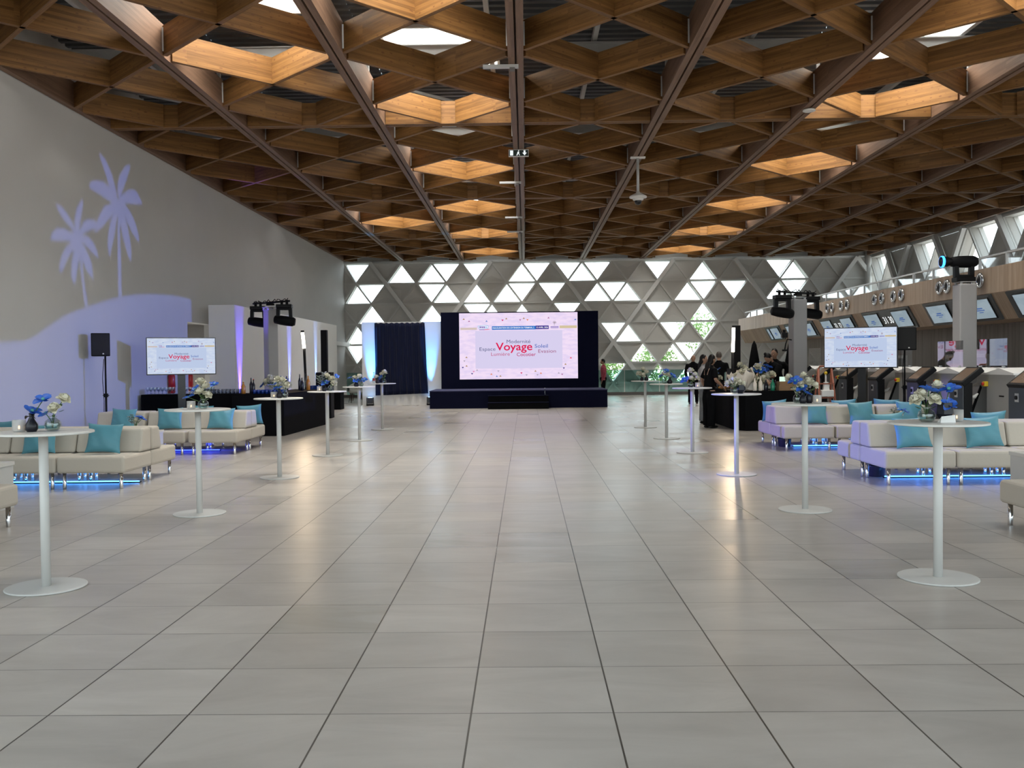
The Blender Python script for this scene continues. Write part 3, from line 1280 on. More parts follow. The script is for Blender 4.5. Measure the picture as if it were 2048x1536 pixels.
def slide(parent, W_, H_, st, blue=0.):
    """the word-cloud slide; local x right, z up, origin at the lower left, facing -y"""
    key = 'led' if blue == 0 else 'tv'
    bg = (.90, .74, .93) if blue == 0 else (.70, .78, .93)
    bg2 = (.78, .66, .90) if blue == 0 else (.60, .69, .90)
    inn = (.69, .63, .86) if blue == 0 else (.56, .66, .88)
    mb_ = emis(key + '_background', bg, st, (3.0 if blue == 0 else 8., bg2))
    mi_ = emis(key + '_panel', inn, st)
    def E_(n, c): return emis(key + '_' + n, c, st)
    cols = dict(tan=(.42, .26, .12), mauve=(.45, .20, .38), blue=(.13, .25, .6), crimson=(.62, .01, .12), orange=(.80, .25, .10), grey=(.45, .40, .50), navy=(.06, .05, .25), pink=(.75, .25, .45), red=(.8, .05, .12))
    b = MB()
    b.box(0, W_, 0, .01, 0, H_)
    disp = b.build('display', mb_, parent)
    def X(px): return (px - 300) / 1220 * W_
    def Z(py): return (797 - py) / 667 * H_
    b = MB()
    b.quad((X(465), -.002, Z(690)), (X(1362), -.002, Z(690)), (X(1362), -.002, Z(310)), (X(465), -.002, Z(310)))
    b.build('centre_panel', mi_, disp)
    # coloured bars
    b = MB()
    mats = [E_('beige', (.66, .55, .50)), E_('bar_blue', (.03, .18, .58)), E_('bar_navy', (.05, .03, .28)), E_('gold', (.66, .55, .35))]
    for k, (x0, x1, y0, y1) in enumerate([(312, 482, 298, 276), (638, 1088, 300, 264), (1088, 1223, 298, 262), (1335, 1512, 291, 264)]):
        b.cur = k
        b.quad((X(x0), -.003, Z(y0)), (X(x1), -.003, Z(y0)), (X(x1), -.003, Z(y1)), (X(x0), -.003, Z(y1)))
    b.build('header_bars', mats, disp)
    # the two small emblems beside the header
    b = MB()
    ms = [E_('emblem_sky', (.35, .55, .85)), E_('emblem_white', (.95, .93, 1.)), E_('emblem_violet', (.18, .12, .45)), E_('emblem_red', (.75, .12, .2)), E_('emblem_grey', (.40, .33, .40))]
    def q4(k, pts, d=-.003):
        b.cur = k
        n = len(b.v)
        b.v += [(X(p[0]), d, Z(p[1])) for p in pts]
        b.face(range(n, n + len(pts)))
    q4(0, [(505, 292), (598, 288), (603, 256), (560, 250), (490, 258)])
    q4(1, [(510, 288), (592, 284), (597, 261), (558, 255), (498, 262)], -.004)
    for k in range(4):
        q4(2 if k < 3 else 0, [(512 + 20 * k, 282), (526 + 20 * k, 281), (523 + 20 * k, 263), (509 + 20 * k, 264)], -.005)
    q4(2, [(508, 302), (560, 300), (560, 294), (508, 296)])
    q4(3, [(560, 300), (622, 296), (600, 291), (560, 294)])
    for k in range(7):
        a = PI * k / 6
        cx_, cz_ = 1281, 244
        q4(4, [(cx_ - 2, cz_), (cx_ + 2, cz_), (cx_ + 22 * math.cos(a) + 3, cz_ - 8 - 18 * math.sin(a)), (cx_ + 22 * math.cos(a) - 3, cz_ - 10 - 18 * math.sin(a))])
    q4(4, [(1279, 262), (1284, 262), (1283, 244), (1280, 244)])
    for k in range(8):
        q4(2, [(1243 + 10.3 * k, 281), (1251 + 10.3 * k, 281), (1251 + 10.3 * k, 271), (1243 + 10.3 * k, 271)])
    q4(2, [(1243, 290), (1324, 290), (1324, 286), (1243, 286)])
    b.build('emblems', ms, disp)
    # confetti triangles
    b = MB()
    names = list(cols)
    mats = [E_('tri_' + n_, cols[n_]) for n_ in names]
    T = [(348, 188, 1, 'tan'), (403, 210, 1, 'mauve'), (583, 210, 1, 'blue'), (787, 187, 1, 'tan'), (967, 185, 1, 'tan'), (1222, 183, 1, 'mauve'), (1497, 203, 1, 'blue'), (372, 573, 1, 'tan'),
         (372, 660, 1, 'tan'), (480, 703, 1, 'grey'), (627, 745, 1, 'orange'), (683, 767, 1, 'blue'), (720, 765, 1, 'tan'), (1082, 718, 1, 'tan'), (1138, 740, 1, 'orange'), (1322, 740, 1, 'grey'),
         (1448, 588, 1, 'red'), (1392, 652, 1, 'tan'), (748, 206, 0, 'crimson'), (930, 205, 0, 'mauve'), (1005, 205, 0, 'orange'), (350, 613, 0, 'grey'), (333, 678, 0, 'navy'), (428, 742, 0, 'navy'),
         (445, 720, 0, 'pink'), (700, 718, 0, 'grey'), (937, 740, 0, 'crimson'), (1103, 760, 0, 'grey'), (1357, 757, 0, 'mauve'), (1375, 694, 0, 'navy'), (990, 760, 0, 'grey')]
    for x, y, u, c in T:
        b.cur = names.index(c)
        n = len(b.v)
        s = 8 if u else -8
        b.v += [(X(x - 12), -.003, Z(y + s)), (X(x + 12), -.003, Z(y + s)), (X(x), -.003, Z(y - s))]
        b.face((n, n + 1, n + 2))
    b.build('confetti', mats, disp)
    slate, red, crim, bl, plum = E_('t_slate', (.10, .12, .25)), E_('t_red', (.72, .01, .08)), E_('t_crim', (.50, .03, .16)), E_('t_blue', (.08, .16, .50)), E_('t_plum', (.36, .09, .20))
    lum = E_('t_lum', (.55, .10, .22))
    wh = E_('t_white', (1, 1, 1))
    for txt, x0, x1, bs, cp, m, bo in [('Modernité', 788, 1033, 437, 36, slate, 0), ('Voyage', 675, 1052, 508, 78, red, .012), ('Espace', 508, 672, 510, 35, slate, 0), ('Soleil', 1077, 1212, 485, 37, bl, .004),
                                  ('Evasion', 1113, 1295, 536, 35, plum, 0), ('Lumière', 627, 820, 562, 35, lum, 0), ('Cocotier', 891, 1087, 568, 36, crim, .006),
                                  ("INAUGURATION DE L'EXTENSION DU TERMINAL 2", 646, 1072, 289, 16, wh, .01), ('15 AVRIL 2026', 1096, 1216, 288, 16, wh, .01)]:
        word(txt, X(x0), X(x1), Z(bs), cp / 667 * H_, m, disp, -.005, bold=bo)
    return disp


# ------------------------------------------------------------------ stage
t = thing('stage', 'low dark navy stage platform in front of the big screen', 'stage', (-.24, 30.9, 0))
b = MB()
b.box(-2.93, 2.93, 0, 2.49, 0, .56)
b.build('skirt', M_navy, t)
b = MB()
b.box(-2.94, 2.94, -.01, 2.49, .56, .59)
b.build('deck', M_navy2, t)
t = thing('stage_steps', 'pair of black steps at the front of the navy stage', 'steps', (-.24, 30.9, 0))
b = MB()
b.box(-.98, .98, -.35, -.012, .21, .41)
b.box(-.98, .98, -.70, -.012, 0, .20)
b.build('riser', M_blackcloth, t)
b = MB()
b.box(-.99, .99, -.36, -.012, .41, .425)
b.build('upper_tread', M_navy, t)
b = MB()
b.box(-.99, .99, -.71, -.36, .20, .215)
b.build('lower_tread', M_navy, t)
t = thing('screen_wall', 'tall navy screen wall with a bright video wall showing the word Voyage', 'video screen', (-.2, 33.4, 0))
b = MB()
# surround around the screen: four boards
x0, x1, z0, z1 = -2.145, 2.07, .92, 3.275
b.box(-2.80, x0, 0, .5, .59, 3.31)
b.box(x1, 2.80, 0, .5, .59, 3.31)
b.box(x0, x1, 0, .5, .59, z0)
b.box(x0, x1, .06, .5, z0, 3.31)
b.box(x0, x1, .0, .06, z1, 3.31)
b.box(-2.80, 2.80, .0, .5, .0, .585)
b.build('surround', M_navy, t)
e = bpy.data.objects.new('video_panel', None)
COL.objects.link(e)
e.parent = t
e.location = (x0, .03, z0)
slide(e, x1 - x0, z1 - z0, .45)
# small things on the stage: a bottle on the step
M_clearplastic = glassmat('clear_plastic', (.85, .9, .95), .15)
t = thing('water_bottle', 'clear plastic water bottle standing on the black stage steps', 'bottle', (.63, 30.7, .425))
b = MB()
b.lathe([(.03, 0), (.033, .02), (.033, .15), (.014, .20), (.014, .22)], (0, 0, 0), 14)
b.build('body', M_clearplastic, t)
b = MB()
b.lathe([(.016, .22), (.016, .238)], (0, 0, 0), 12)
b.build('cap', M_white, t)

# ------------------------------------------------------------------ white wall with the draped plaque
b = MB()
b.box(-5.93, -2.95, 34.0, 34.3, 0, 3.02)
o = b.build('exhibition_panel', M_white)
tag(o, 'free-standing white wall left of the stage behind the navy drape', 'panel')
b = MB()
nx, nz = 90, 16
def drape(u, v):
    x = -5.44 + 1.80 * u
    top, bot = 2.98, .36 + .06 * u
    z = top + (bot - top) * v
    sway = .10 * v * u
    f = .045 * math.sin(u * 46 + 2 * math.sin(3 * v)) * (.5 + .5 * v) + .02 * math.sin(u * 97 + v)
    z += .015 * math.sin(u * 60) * (1 - v)
    return (x + sway, 33.915 + f * .8, z)
for i in range(nx + 1):
    for j in range(nz + 1):
        b.v.append(drape(i / nx, j / nz))
for i in range(nx):
    for j in range(nz):
        a = i * (nz + 1) + j
        b.face((a, a + 1, a + nz + 2, a + nz + 1), None, True)
o = b.build('navy_drape', mat('navy_velvet', (.005, .008, .030), .8, spec=.1, sheen=.15, var=.2))
sm = o.modifiers.new('s', 'SOLIDIFY')
sm.thickness = .012
tag(o, 'pleated dark navy drape hanging over the white wall left of the stage', 'curtain')

# up-lights
M_lens = emis('blue_lens', (.15, .45, 1.0), 8)
M_lens2 = emis('violet_lens', (.12, .08, 1.0), 8)
M_finmetal = mat('dark_metal', (.08, .085, .10), .4, .5)
def uplight(x, y, aim, power, col, m, ang, lab, z=.32):
    t = thing('uplighter', lab, 'spotlight', (x, y, 0), 0, 'blue up-lighters at the foot of the walls')
    b = MB()
    b.box(-.13, .13, -.07, .07, 0, .06)
    b.box(-.13, -.11, -.03, .03, .06, z - .03)
    b.box(.11, .13, -.03, .03, .06, z - .03)
    b.build('bracket', M_black, t)
    b = MB()
    for k in range(6):
        b.box(-.105, .105, -.075, .075, .09 + k * .034, .11 + k * .034)
    b.box(-.09, .09, -.06, .06, .08, z - .03)
    b.build('housing', M_finmetal, t)
    b = MB()
    b.lathe([(.07, 0), (.07, .008)], (0, 0, z - .03), 20)
    b.build('lens', m, t)
    spot('uplighter_beam', (x, y, z), aim, power, ang, col, .9, .04)
uplight(-5.62, 33.80, (-5.58, 33.98, 2.0), 900, (.05, .33, 1), M_lens, 24, 'blue up-lighter on the floor at the left of the navy drape')
uplight(-3.44, 33.80, (-3.44, 33.98, 2.0), 900, (.05, .33, 1), M_lens, 24, 'blue up-lighter between the navy drape and the stage')
uplight(-7.19, 23.86, (-7.28, 23.90, 2.4), 1500, (.10, .05, 1), M_lens2, 22, 'violet blue up-lighter at the near corner of the white box wall')
uplight(-7.19, 28.95, (-7.28, 28.95, 2.4), 1100, (.12, .16, 1), M_lens2, 18, 'blue up-lighter in the middle of the white box wall')
uplight(-7.19, 32.6, (-7.28, 32.6, 2.4), 900, (.20, .38, 1), M_lens, 18, 'pale blue up-lighter at the far end of the white box wall')
uplight(-6.78, 22.95, (-6.56, 23.20, 3.0), 420, (.14, .06, 1), M_lens2, 16, 'violet up-lighter lighting the left wrapped truss pillar')

# ------------------------------------------------------------------ wrapped truss pillars and moving heads
def moving_head(t, M4, tilt=8):
    """parts under t; base at the top of local +z axis (hanging) through matrix M4"""
    def part(nm, fn, m, bev=.012):
        b = MB()
        fn(b)
        b.v = [tuple(M4 @ Vector(v)) for v in b.v]
        return b.build(nm, m, t, bevel=bev)
    part('base', lambda b: b.box(-.19, .19, -.12, .12, -.09, 0), M_black)
    def yoke(b):
        for s in (-1, 1):
            b.prism([(s * .10, -.09), (s * .19, -.09), (s * .20, -.42), (s * .12, -.42)][::1 if s > 0 else -1], -.06, .06)
        b.box(-.15, .15, -.07, .07, -.14, -.085)
    part('yoke', yoke, M_black)
    def head(b):
        Mx = Matrix.Translation((0, 0, -.40)) @ Matrix.Rotation(R(90), 4, 'Y') @ Matrix.Rotation(R(tilt), 4, 'Y')
        b.lathe([(.06, -.26), (.095, -.24), (.115, -.10), (.12, .06), (.115, .2), (.085, .26)], (0, 0, 0), 18, True, M=Mx)
    part('head', head, M_blackbox, 0)
def pillar(x, y, h, rot, lab, w=.33):
    o = thing('truss_pillar', lab, 'pillar', (x, y, 0), rot, 'wrapped truss pillars with stage lights')
    b = MB()
    b.box(-w / 2, w / 2, -w / 2, w / 2, .02, h - .03)
    b.build('fabric_cover', M_lycra, o, bevel=.025, bseg=3)
    b = MB()
    b.box(-w / 2 - .12, w / 2 + .12, -w / 2 - .12, w / 2 + .12, 0, .02)
    b.build('base_plate', M_steel, o)
    b = MB()
    for sx in (-1, 1):
        for sy in (-1, 1):
            b.tube([(sx * .12, sy * .12, h - .06), (sx * .12, sy * .12, h + .01)], .025, 10)
    b.box(-.15, .15, -.15, .15, h, h + .015)
    b.build('truss_top', M_steel, o)
    return o
def hung_pair(x, y, h, xs, rz, side):
    # cross bar with two hanging heads
    t = thing('lighting_crossbar', 'black crossbar with cables on top of the %s truss pillar' % side, 'crossbar', (x, y, h + .015), rz)
    b = MB()
    b.box(-.1, .1, -.05, .05, 0, .05)
    b.tube([(xs[0] - .2, 0, .075), (xs[1] + .2, 0, .075)], .025, 10)
    b.build('bar', M_black, t)
    b = MB()
    rr_ = random.Random(int(x * 10))
    pts = [(xs[0] - .18 + k * (xs[1] - xs[0] + .36) / 24, .03 * math.sin(k), .10 + .035 * math.sin(k * 1.9) + .02 * rr_.random()) for k in range(25)]
    b.tube(pts, .010, 6)
    for xx in xs:
        for s in (-.1, .1):
            b.box(xx + s - .015, xx + s + .015, -.03, .03, -.01, .11)
    b.build('cables_and_clamps', M_black, t)
    for k, xx in enumerate(xs):
        c, s = math.cos(rz), math.sin(rz)
        hd = thing('moving_head_light', 'black moving head light hanging %s of the %s truss pillar' % (['left', 'right'][k], side), 'stage light', (x + c * xx, y + s * xx, h + .03), R(6), 'hanging moving head lights')
        moving_head(hd, Matrix.Translation((0, 0, -.015)))
PLX, PLY, PLH = -6.36, 23.4, 2.93
pillar(PLX, PLY, PLH, R(42), 'white wrapped truss pillar lit violet behind the left bar', .27)
hung_pair(PLX, PLY, PLH + .04, (-.50, .56), R(-38), 'left')
PRX, PRY, PRH = 6.36, 22.0, 2.92
pillar(PRX, PRY, PRH, R(6), 'grey wrapped truss pillar right of the right bar')
hung_pair(PRX, PRY, PRH + .04, (-.58, .50), R(38), 'middle right')
PNX, PNY, PNH = 8.74, 18.8, 2.98
pillar(PNX, PNY, PNH, 0, 'grey wrapped truss pillar behind the check-in desks', .34)
hd = thing('moving_head_light', 'black moving head with a blue lens upright on the rightmost pillar', 'stage light', (PNX - .02, PNY, PNH + .015), 0)
moving_head(hd, Matrix.Rotation(PI, 4, 'X'), 0)
# small camera and clamp on the side of the middle right pillar
t = thing('clamped_camera', 'small black camera hanging on a clamp left of the middle right pillar', 'camera', (PRX - .17, PRY - .1, 1.95))
b = MB()
b.tube([(0, 0, .0), (-.10, 0, .02), (-.14, 0, -.10), (-.16, 0, -.22)], .014, 8)
b.tube([(-.22, 0, -.24), (-.10, 0, -.24)], .02, 8)
b.build('arm', M_black, t)
b = MB()
b.box(-.24, -.10, -.06, .06, .05, .17)
b.lathe([(.035, 0), (.04, .07)], (-.17, 0, .17), 12)
b.build('camera_body', M_black, t, bevel=.01)

# ------------------------------------------------------------------ televisions
def tv(x, y, z, rz, lab, w=1.35, h=.765):
    t = thing('television', lab, 'television', (x, y, 0), rz, 'televisions on tall stands')
    b = MB()
    b.box(-w / 2, w / 2, 0, .05, z - h / 2, z + h / 2)
    b.box(-w / 2 + .2, w / 2 - .2, .05, .09, z - h / 3, z + h / 3)
    b.build('housing', M_bezel, t, bevel=.005)
    e = bpy.data.objects.new('screen', None)
    COL.objects.link(e)
    e.parent = t
    e.location = (-w / 2 + .016, -.012, z - h / 2 + .02)
    slide(e, w - .032, h - .036, .40, 1.)
    b = MB()
    b.box(-.075, .075, .10, .22, .04, z)
    b.build('column', M_bezel, t)
    b = MB()
    b.box(-.42, .42, -.15, .40, 0, .04)
    b.build('foot_plate', M_bezel, t)
tv(-7.06, 19.18, 1.695, R(24), 'television on a black stand showing Voyage, in front of the left bar')
tv(6.25, 17.62, 1.70, R(-37), 'television on a black stand showing Voyage, behind the far right sofa')

# ------------------------------------------------------------------ loudspeakers on stands
def pa_stand(x, y, top, lab, rz=0., sp=.46):
    t = thing('speaker_stand', lab, 'stand', (x, y, 0), rz)
    b = MB()
    b.tube([(0, 0, .25), (0, 0, .95)], .020, 12)
    b.tube([(0, 0, .95), (0, 0, top)], .016, 12)
    b.build('pole', M_black, t)
    for k in range(3):
        a = 2 * PI * k / 3 + .3
        b = MB()
        b.tube([(0, 0, .62), (math.cos(a) * sp, math.sin(a) * sp, .015)], .013, 8)
        b.tube([(0, 0, .28), (math.cos(a) * sp * .53, math.sin(a) * sp * .53, .31)], .009, 6)
        b.build('leg', M_black, t)
    b = MB()
    b.box(-.03, .03, -.03, .03, .92, .99)
    b.tube([(-.06, 0, .955), (.06, 0, .955)], .008, 6)
    b.build('clamp', M_black, t)
    b = MB()
    b.tube([(-.02, -.02, top - .05), (-.05, -.02, top * .75), (-.03, -.02, top * .5), (-.04, -.02, .3)], .006, 6)
    b.build('cable', M_black, t)
    return t
def pa_speaker(x, y, z, w, h, rz, lab):
    t = thing('loudspeaker', lab, 'loudspeaker', (x, y, z), rz)
    b = MB()
    # trapezoid cabinet, narrower at the rear
    n = len(b.v)
    P = [(-w / 2, 0), (w / 2, 0), (w / 2 * .62, .30), (-w / 2 * .62, .30)]
    b.v += [(p[0], p[1], 0) for p in P] + [(p[0], p[1], h) for p in P]
    b.face((0, 3, 2, 1)); b.face((4, 5, 6, 7))
    for i in range(4):
        j = (i + 1) % 4
        b.face((i, j, 4 + j, 4 + i))
    b.build('cabinet', M_blackbox, t, bevel=.012)
    b = MB()
    b.box(-w / 2 + .015, w / 2 - .015, -.008, 0, .02, h - .015)
    b.build('grille', M_grille, t)
    b = MB()
    b.box(.03, .055, -.011, -.008, .035, .055)
    b.build('badge', M_white, t)
    return t
pa_stand(-7.88, 17.5, 1.69, 'black tripod stand under the left loudspeaker by the white wall')
pa_speaker(-7.90, 17.36, 1.69, .33, .43, R(28), 'black loudspeaker on a stand in front of the projected beach')
pa_stand(7.03, 17.5, 1.64, 'black tripod stand under the right loudspeaker', 0, .22)
pa_speaker(7.01, 17.36, 1.64, .34, .42, R(-24), 'black loudspeaker on a stand right of the right television')
# small light on a thin stand behind the right television
t = thing('light_stand', 'small black spotlight on a thin stand behind the right television', 'spotlight', (6.62, 19.4, 0))
b = MB()
b.tube([(0, 0, 0), (0, 0, 1.85)], .012, 8)
for k in range(3):
    a = 2.1 * k
    b.tube([(0, 0, .35), (math.cos(a) * .3, math.sin(a) * .3, .01)], .009, 6)
b.build('stand', M_black, t)
b = MB()
b.box(-.10, .10, -.09, .09, 1.86, 2.08)
b.box(-.13, .02, -.14, -.09, 1.88, 2.06)
b.build('lamp_head', M_black, t, bevel=.01)

# ------------------------------------------------------------------ column loudspeakers and light tubes
def line_array(x, y, lab, h=2.4, sub=True, rz=0.):
    t = thing('column_loudspeaker', lab, 'loudspeaker', (x, y, 0), rz)
    b = MB()
    b.box(-.21, .21, -.22, .22, 0, 1.28 if not sub else .55)
    b.build('base_cabinet', M_blackbox, t, bevel=.01)
    b = MB()
    b.box(-.085, .085, -.09, .09, 1.28 if not sub else .55, h)
    b.build('column', M_blackbox, t, bevel=.01)
line_array(-5.62, 26.2, 'tall black column loudspeaker behind the left bar flowers', 2.46, False)
line_array(5.52, 24.6, 'tall black column loudspeaker behind the right bar flowers', 2.40, False)
M_tube = emis('white_light_tube', (1.0, .93, .80), 5)
def light_tube(x, y, z0, z1, lab, lean=0.):
    t = thing('tube_lamp', lab, 'lamp', (x, y, 0), 0)
    b = MB()
    b.lathe([(.16, 0), (.16, .015)], (0, 0, 0), 20)
    b.tube([(0, 0, .015), (lean * .6, 0, z0)], .035, 8)
    b.build('post', M_black, t)
    b = MB()
    b.tube([(lean * .6, -.01, z0), (lean, -.01, z1)], .04, 10)
    b.build('glowing_tube', M_tube, t)
    b = MB()
    b.tube([(lean, -.01, z1), (lean * 1.03, -.01, z1 + .05)], .045, 10)
    b.build('end_cap', M_black, t)
light_tube(-5.66, 24.2, 1.92, 2.33, 'glowing white tube lamp on a black post behind the left bar', -.09)
light_tube(5.12, 23.4, 1.70, 2.30, 'glowing white tube lamp on a black post behind the right bar', .06)
spot('tube_lamp_glow', (-5.7, 24.0, 2.1), (-3.4, 19.0, 0), 26, 70, (1, .75, .48), 1, .1)
spot('tube_lamp_glow', (4.9, 22.4, 2.0), (3.5, 16.8, 0), 28, 70, (1, .75, .48), 1, .1)

# ------------------------------------------------------------------ bars
def bar(name, parts_, lab):
    t = thing('bar_counter', lab, 'bar', (0, 0, 0), 0)
    for nm, poly, z0, z1, m in parts_:
        b = MB()
        n = len(poly)
        b.v += [(p[0], p[1], z0) for p in poly] + [(p[0], p[1], z1) for p in poly]
        b.face(range(n, 2 * n))
        b.face(list(range(n))[::-1])
        for i in range(n):
            j = (i + 1) % n
            b.face((i, j, n + j, n + i))
        b.build(nm, m, t, bevel=.01)
    return t
LB = [(-6.18, 19.62), (-5.08, 19.62), (-4.98, 23.3), (-5.75, 23.3), (-5.75, 20.4), (-8.2, 20.4), (-8.2, 19.86), (-6.18, 19.86)]
bar('l', [('cloth_front', LB, 0, .87, M_blackcloth), ('countertop', [(x + (.0), y) for x, y in LB], .87, .89, M_blackcloth)], 'black cloth-covered L-shaped bar with glasses and flowers on the left')
RB = [(4.62, 19.78), (6.05, 19.78), (6.05, 21.4), (5.5, 21.4), (5.5, 20.5), (4.9, 20.5), (4.95, 21.0), (4.95, 22.3), (4.95, 23.2), (4.48, 23.2), (4.48, 21.4), (4.46, 20.6), (4.48, 20.0)]
bar('r', [('cloth_front', RB, 0, .82, M_blackcloth), ('countertop', RB, .82, .84, M_blackcloth)], 'black cloth-covered curved bar with staff and flowers on the right')
t = thing('side_table', 'small black cloth-covered table beyond the left bar', 'table', (-6.38, 31.0, 0))
b = MB()
b.box(-.24, .24, 0, .6, 0, .56)
b.build('cloth', M_blackcloth, t)

# ------------------------------------------------------------------ lounge chairs far left
M_greyshell = mat('pale_grey_upholstery', (.42, .43, .40), .7)
M_darkwood = mat('dark_wood_legs', (.07, .04, .03), .5)
def lounge_chair(x, y, rz, lab):
    t = thing('lounge_chair', lab, 'armchair', (x, y, 0), rz, 'pale lounge chairs at the far left')
    b = MB()
    b.lathe([(.05, .36), (.30, .38), (.34, .44), (.30, .50), (.1, .51)], (0, 0, 0), 18)
    b.build('seat', M_greyshell, t)
    b = MB()
    n = len(b.v)
    K = 14
    for j, (zz, rr_) in enumerate([(.44, .33), (.62, .37), (.78, .36), (.80, .33), (.60, .31), (.46, .28)]):
        for k in range(K + 1):
            a = PI * (.02 + .96 * k / K)
            b.v.append((rr_ * math.cos(a), rr_ * math.sin(a) * 1.0, zz - (.16 * abs(math.cos(a)) if j in (1, 2, 3) else 0)))
    for j in range(5):
        for k in range(K):
            a = n + j * (K + 1) + k
            b.face((a, a + 1, a + K + 2, a + K + 1), None, True)
    b.build('back_shell', M_greyshell, t)
    for sx in (-1, 1):
        for sy in (-1, 1):
            b = MB()
            b.tube([(sx * .2, sy * .2, .38), (sx * .28, sy * .28, 0)], [.018, .012], 8)
            b.build('leg', M_darkwood, t)
lounge_chair(-6.9, 38.6, R(200), 'pale round lounge chair farther left, partly behind the white box wall')
lounge_chair(-6.6, 36.6, R(20), 'pale lounge chair seen from behind between the box wall and drape')
# ================================================================== PROJECTED BEACH (gobo in the rightmost moving head)
GOBO = [[(18.25,5.67),(18.53,5.61),(18.82,5.37),(19.01,5.08),(19.07,4.85),(18.8,4.95),(18.61,5.21),(18.42,5.47)],[(19.71,5.75),(19.69,5.64),(19.53,5.39),(19.33,5.14),(19.18,4.9),(19.08,5.0),(19.09,5.22),(19.2,5.42),(19.43,5.62)],[(17.82,4.91),(17.86,5.01),(18.11,5.11),(18.44,5.14),(18.7,5.07),(18.9,4.94),(19.1,4.79),(18.69,4.8),(18.36,4.84),(18.1,4.87)],[(20.31,5.0),(20.16,5.16),(19.93,5.25),(19.63,5.2),(19.33,5.06),(19.07,4.85),(19.1,4.78),(19.54,4.9),(19.92,4.94)],[(18.02,4.06),(18.11,4.28),(18.25,4.47),(18.48,4.67),(18.89,4.79),(19.03,4.72),(18.74,4.49),(18.4,4.26),(18.13,4.12)],[(18.64,3.66),(18.57,3.87),(18.6,4.12),(18.7,4.37),(18.92,4.64),(19.06,4.66),(18.98,4.35),(18.86,4.09),(18.73,3.83)],[(19.65,3.68),(19.49,3.86),(19.29,4.15),(19.16,4.43),(19.06,4.66),(19.31,4.71),(19.52,4.43),(19.65,4.13),(19.7,3.86)],[(20.11,4.15),(19.81,4.28),(19.52,4.49),(19.31,4.67),(19.1,4.79),(19.46,4.84),(19.75,4.71),(19.97,4.49),(20.1,4.29)],[(18.75,4.76),(18.97,4.89),(19.25,4.92),(19.43,4.85),(19.42,4.71),(19.2,4.58),(18.92,4.54),(18.76,4.62)],[(19.06,4.6),(19.16,4.62),(19.17,3.89),(19.19,2.91),(19.03,2.9),(19.03,3.87)],[(16.52,4.37),(16.73,4.37),(16.95,4.27),(17.17,4.11),(17.27,3.91),(17.05,4.04),(16.78,4.16),(16.62,4.27)],[(17.56,4.65),(17.55,4.48),(17.46,4.24),(17.36,3.95),(17.22,3.93),(17.21,4.2),(17.3,4.41),(17.42,4.55)],[(16.32,3.71),(16.37,3.84),(16.56,3.96),(16.83,3.99),(17.11,3.94),(17.27,3.85),(16.98,3.78),(16.65,3.74)],[(18.17,4.19),(18.02,4.32),(17.77,4.31),(17.55,4.2),(17.34,3.94),(17.57,4.0),(17.88,4.12)],[(18.17,3.59),(17.86,3.69),(17.62,3.79),(17.39,3.9),(17.69,3.98),(17.93,3.9),(18.09,3.76)],[(16.64,3.14),(16.62,3.31),(16.7,3.48),(16.87,3.66),(17.21,3.83),(17.27,3.71),(17.03,3.55),(16.8,3.31)],[(17.16,2.97),(17.04,3.17),(17.07,3.42),(17.18,3.65),(17.3,3.83),(17.38,3.53),(17.27,3.24)],[(17.92,3.16),(17.66,3.31),(17.46,3.51),(17.33,3.77),(17.56,3.78),(17.74,3.63),(17.88,3.45)],[(17.08,3.94),(17.34,4.03),(17.54,4.0),(17.57,3.86),(17.38,3.7),(17.15,3.67),(17.01,3.79)],[(17.34,3.72),(17.43,3.73),(17.54,3.13),(17.68,2.65),(17.55,2.65),(17.45,3.12)],[(12.51,1.84),(14.26,1.88),(15.43,1.93),(15.81,2.05),(16.33,2.26),(16.78,2.42),(17.51,2.6),(18.4,2.79),(19.09,2.92),(19.83,3.02),(20.62,3.09),(21.49,3.14),(22.42,3.17),(23.18,3.14),(23.22,2.52),(23.08,-0.82),(12.42,-0.53)]]
SX, SY, SZ = 8.40, 18.8, 3.40


def in_poly(y, z, P):
    c = False
    n = len(P)
    j = n - 1
    for i in range(n):
        (a, b_), (c_, d) = P[i], P[j]
        if (b_ > z) != (d > z) and y < (c_ - a) * (z - b_) / (d - b_) + a:
            c = not c
        j = i
    return c


GB = [(min(p[0] for p in P), max(p[0] for p in P), min(p[1] for p in P), max(p[1] for p in P)) for P in GOBO]
kk = .12 / (SX + 8.27)
mk = MB()
yl, yh, zl, zh, NY, NZ = 8.0, 30.0, -3.5, 10.0, 1100, 600
def plate_pt(y, z): return (SX - .12, SY + (y - SY) * kk, SZ + (z - SZ) * kk)
def run(y0, y1, z0, z1):
    mk.quad(plate_pt(y0, z0), plate_pt(y1, z0), plate_pt(y1, z1), plate_pt(y0, z1))
dy, dz = (yh - yl) / NY, (zh - zl) / NZ
for j in range(NZ):
    z0 = zl + j * dz
    z = z0 + dz / 2
    act = [P for P, B in zip(GOBO, GB) if B[2] <= z <= B[3]]
    if not act or z < -.3:
        run(yl, yh, z0, z0 + dz)
        continue
    st = None
    for i in range(NY + 1):
        y = yl + (i + .5) * dy
        lit = i < NY and 12.4 < y < 23.4 and any(in_poly(y, z, P) for P in act)
        if lit or i == NY:
            if st is not None:
                run(st, yl + i * dy, z0, z0 + dz)
                st = None
        elif st is None:
            st = yl + i * dy
gp = mk.build('gobo_plate', M_black)
gp.parent = hd
gp.location = (-hd.location[0], -hd.location[1], -hd.location[2])
b = MB()
Mx = Matrix.Translation((SX + .02, SY, SZ)) @ Matrix.Rotation(R(-90), 4, 'Y')
b.lathe([(.075, -.05), (.10, .03), (.10, .15)], (0, 0, 0), 24, True, False, False, M=Mx)
sn = b.build('snoot', M_black, hd)
sn.location = (-hd.location[0], -hd.location[1], -hd.location[2])
b = MB()
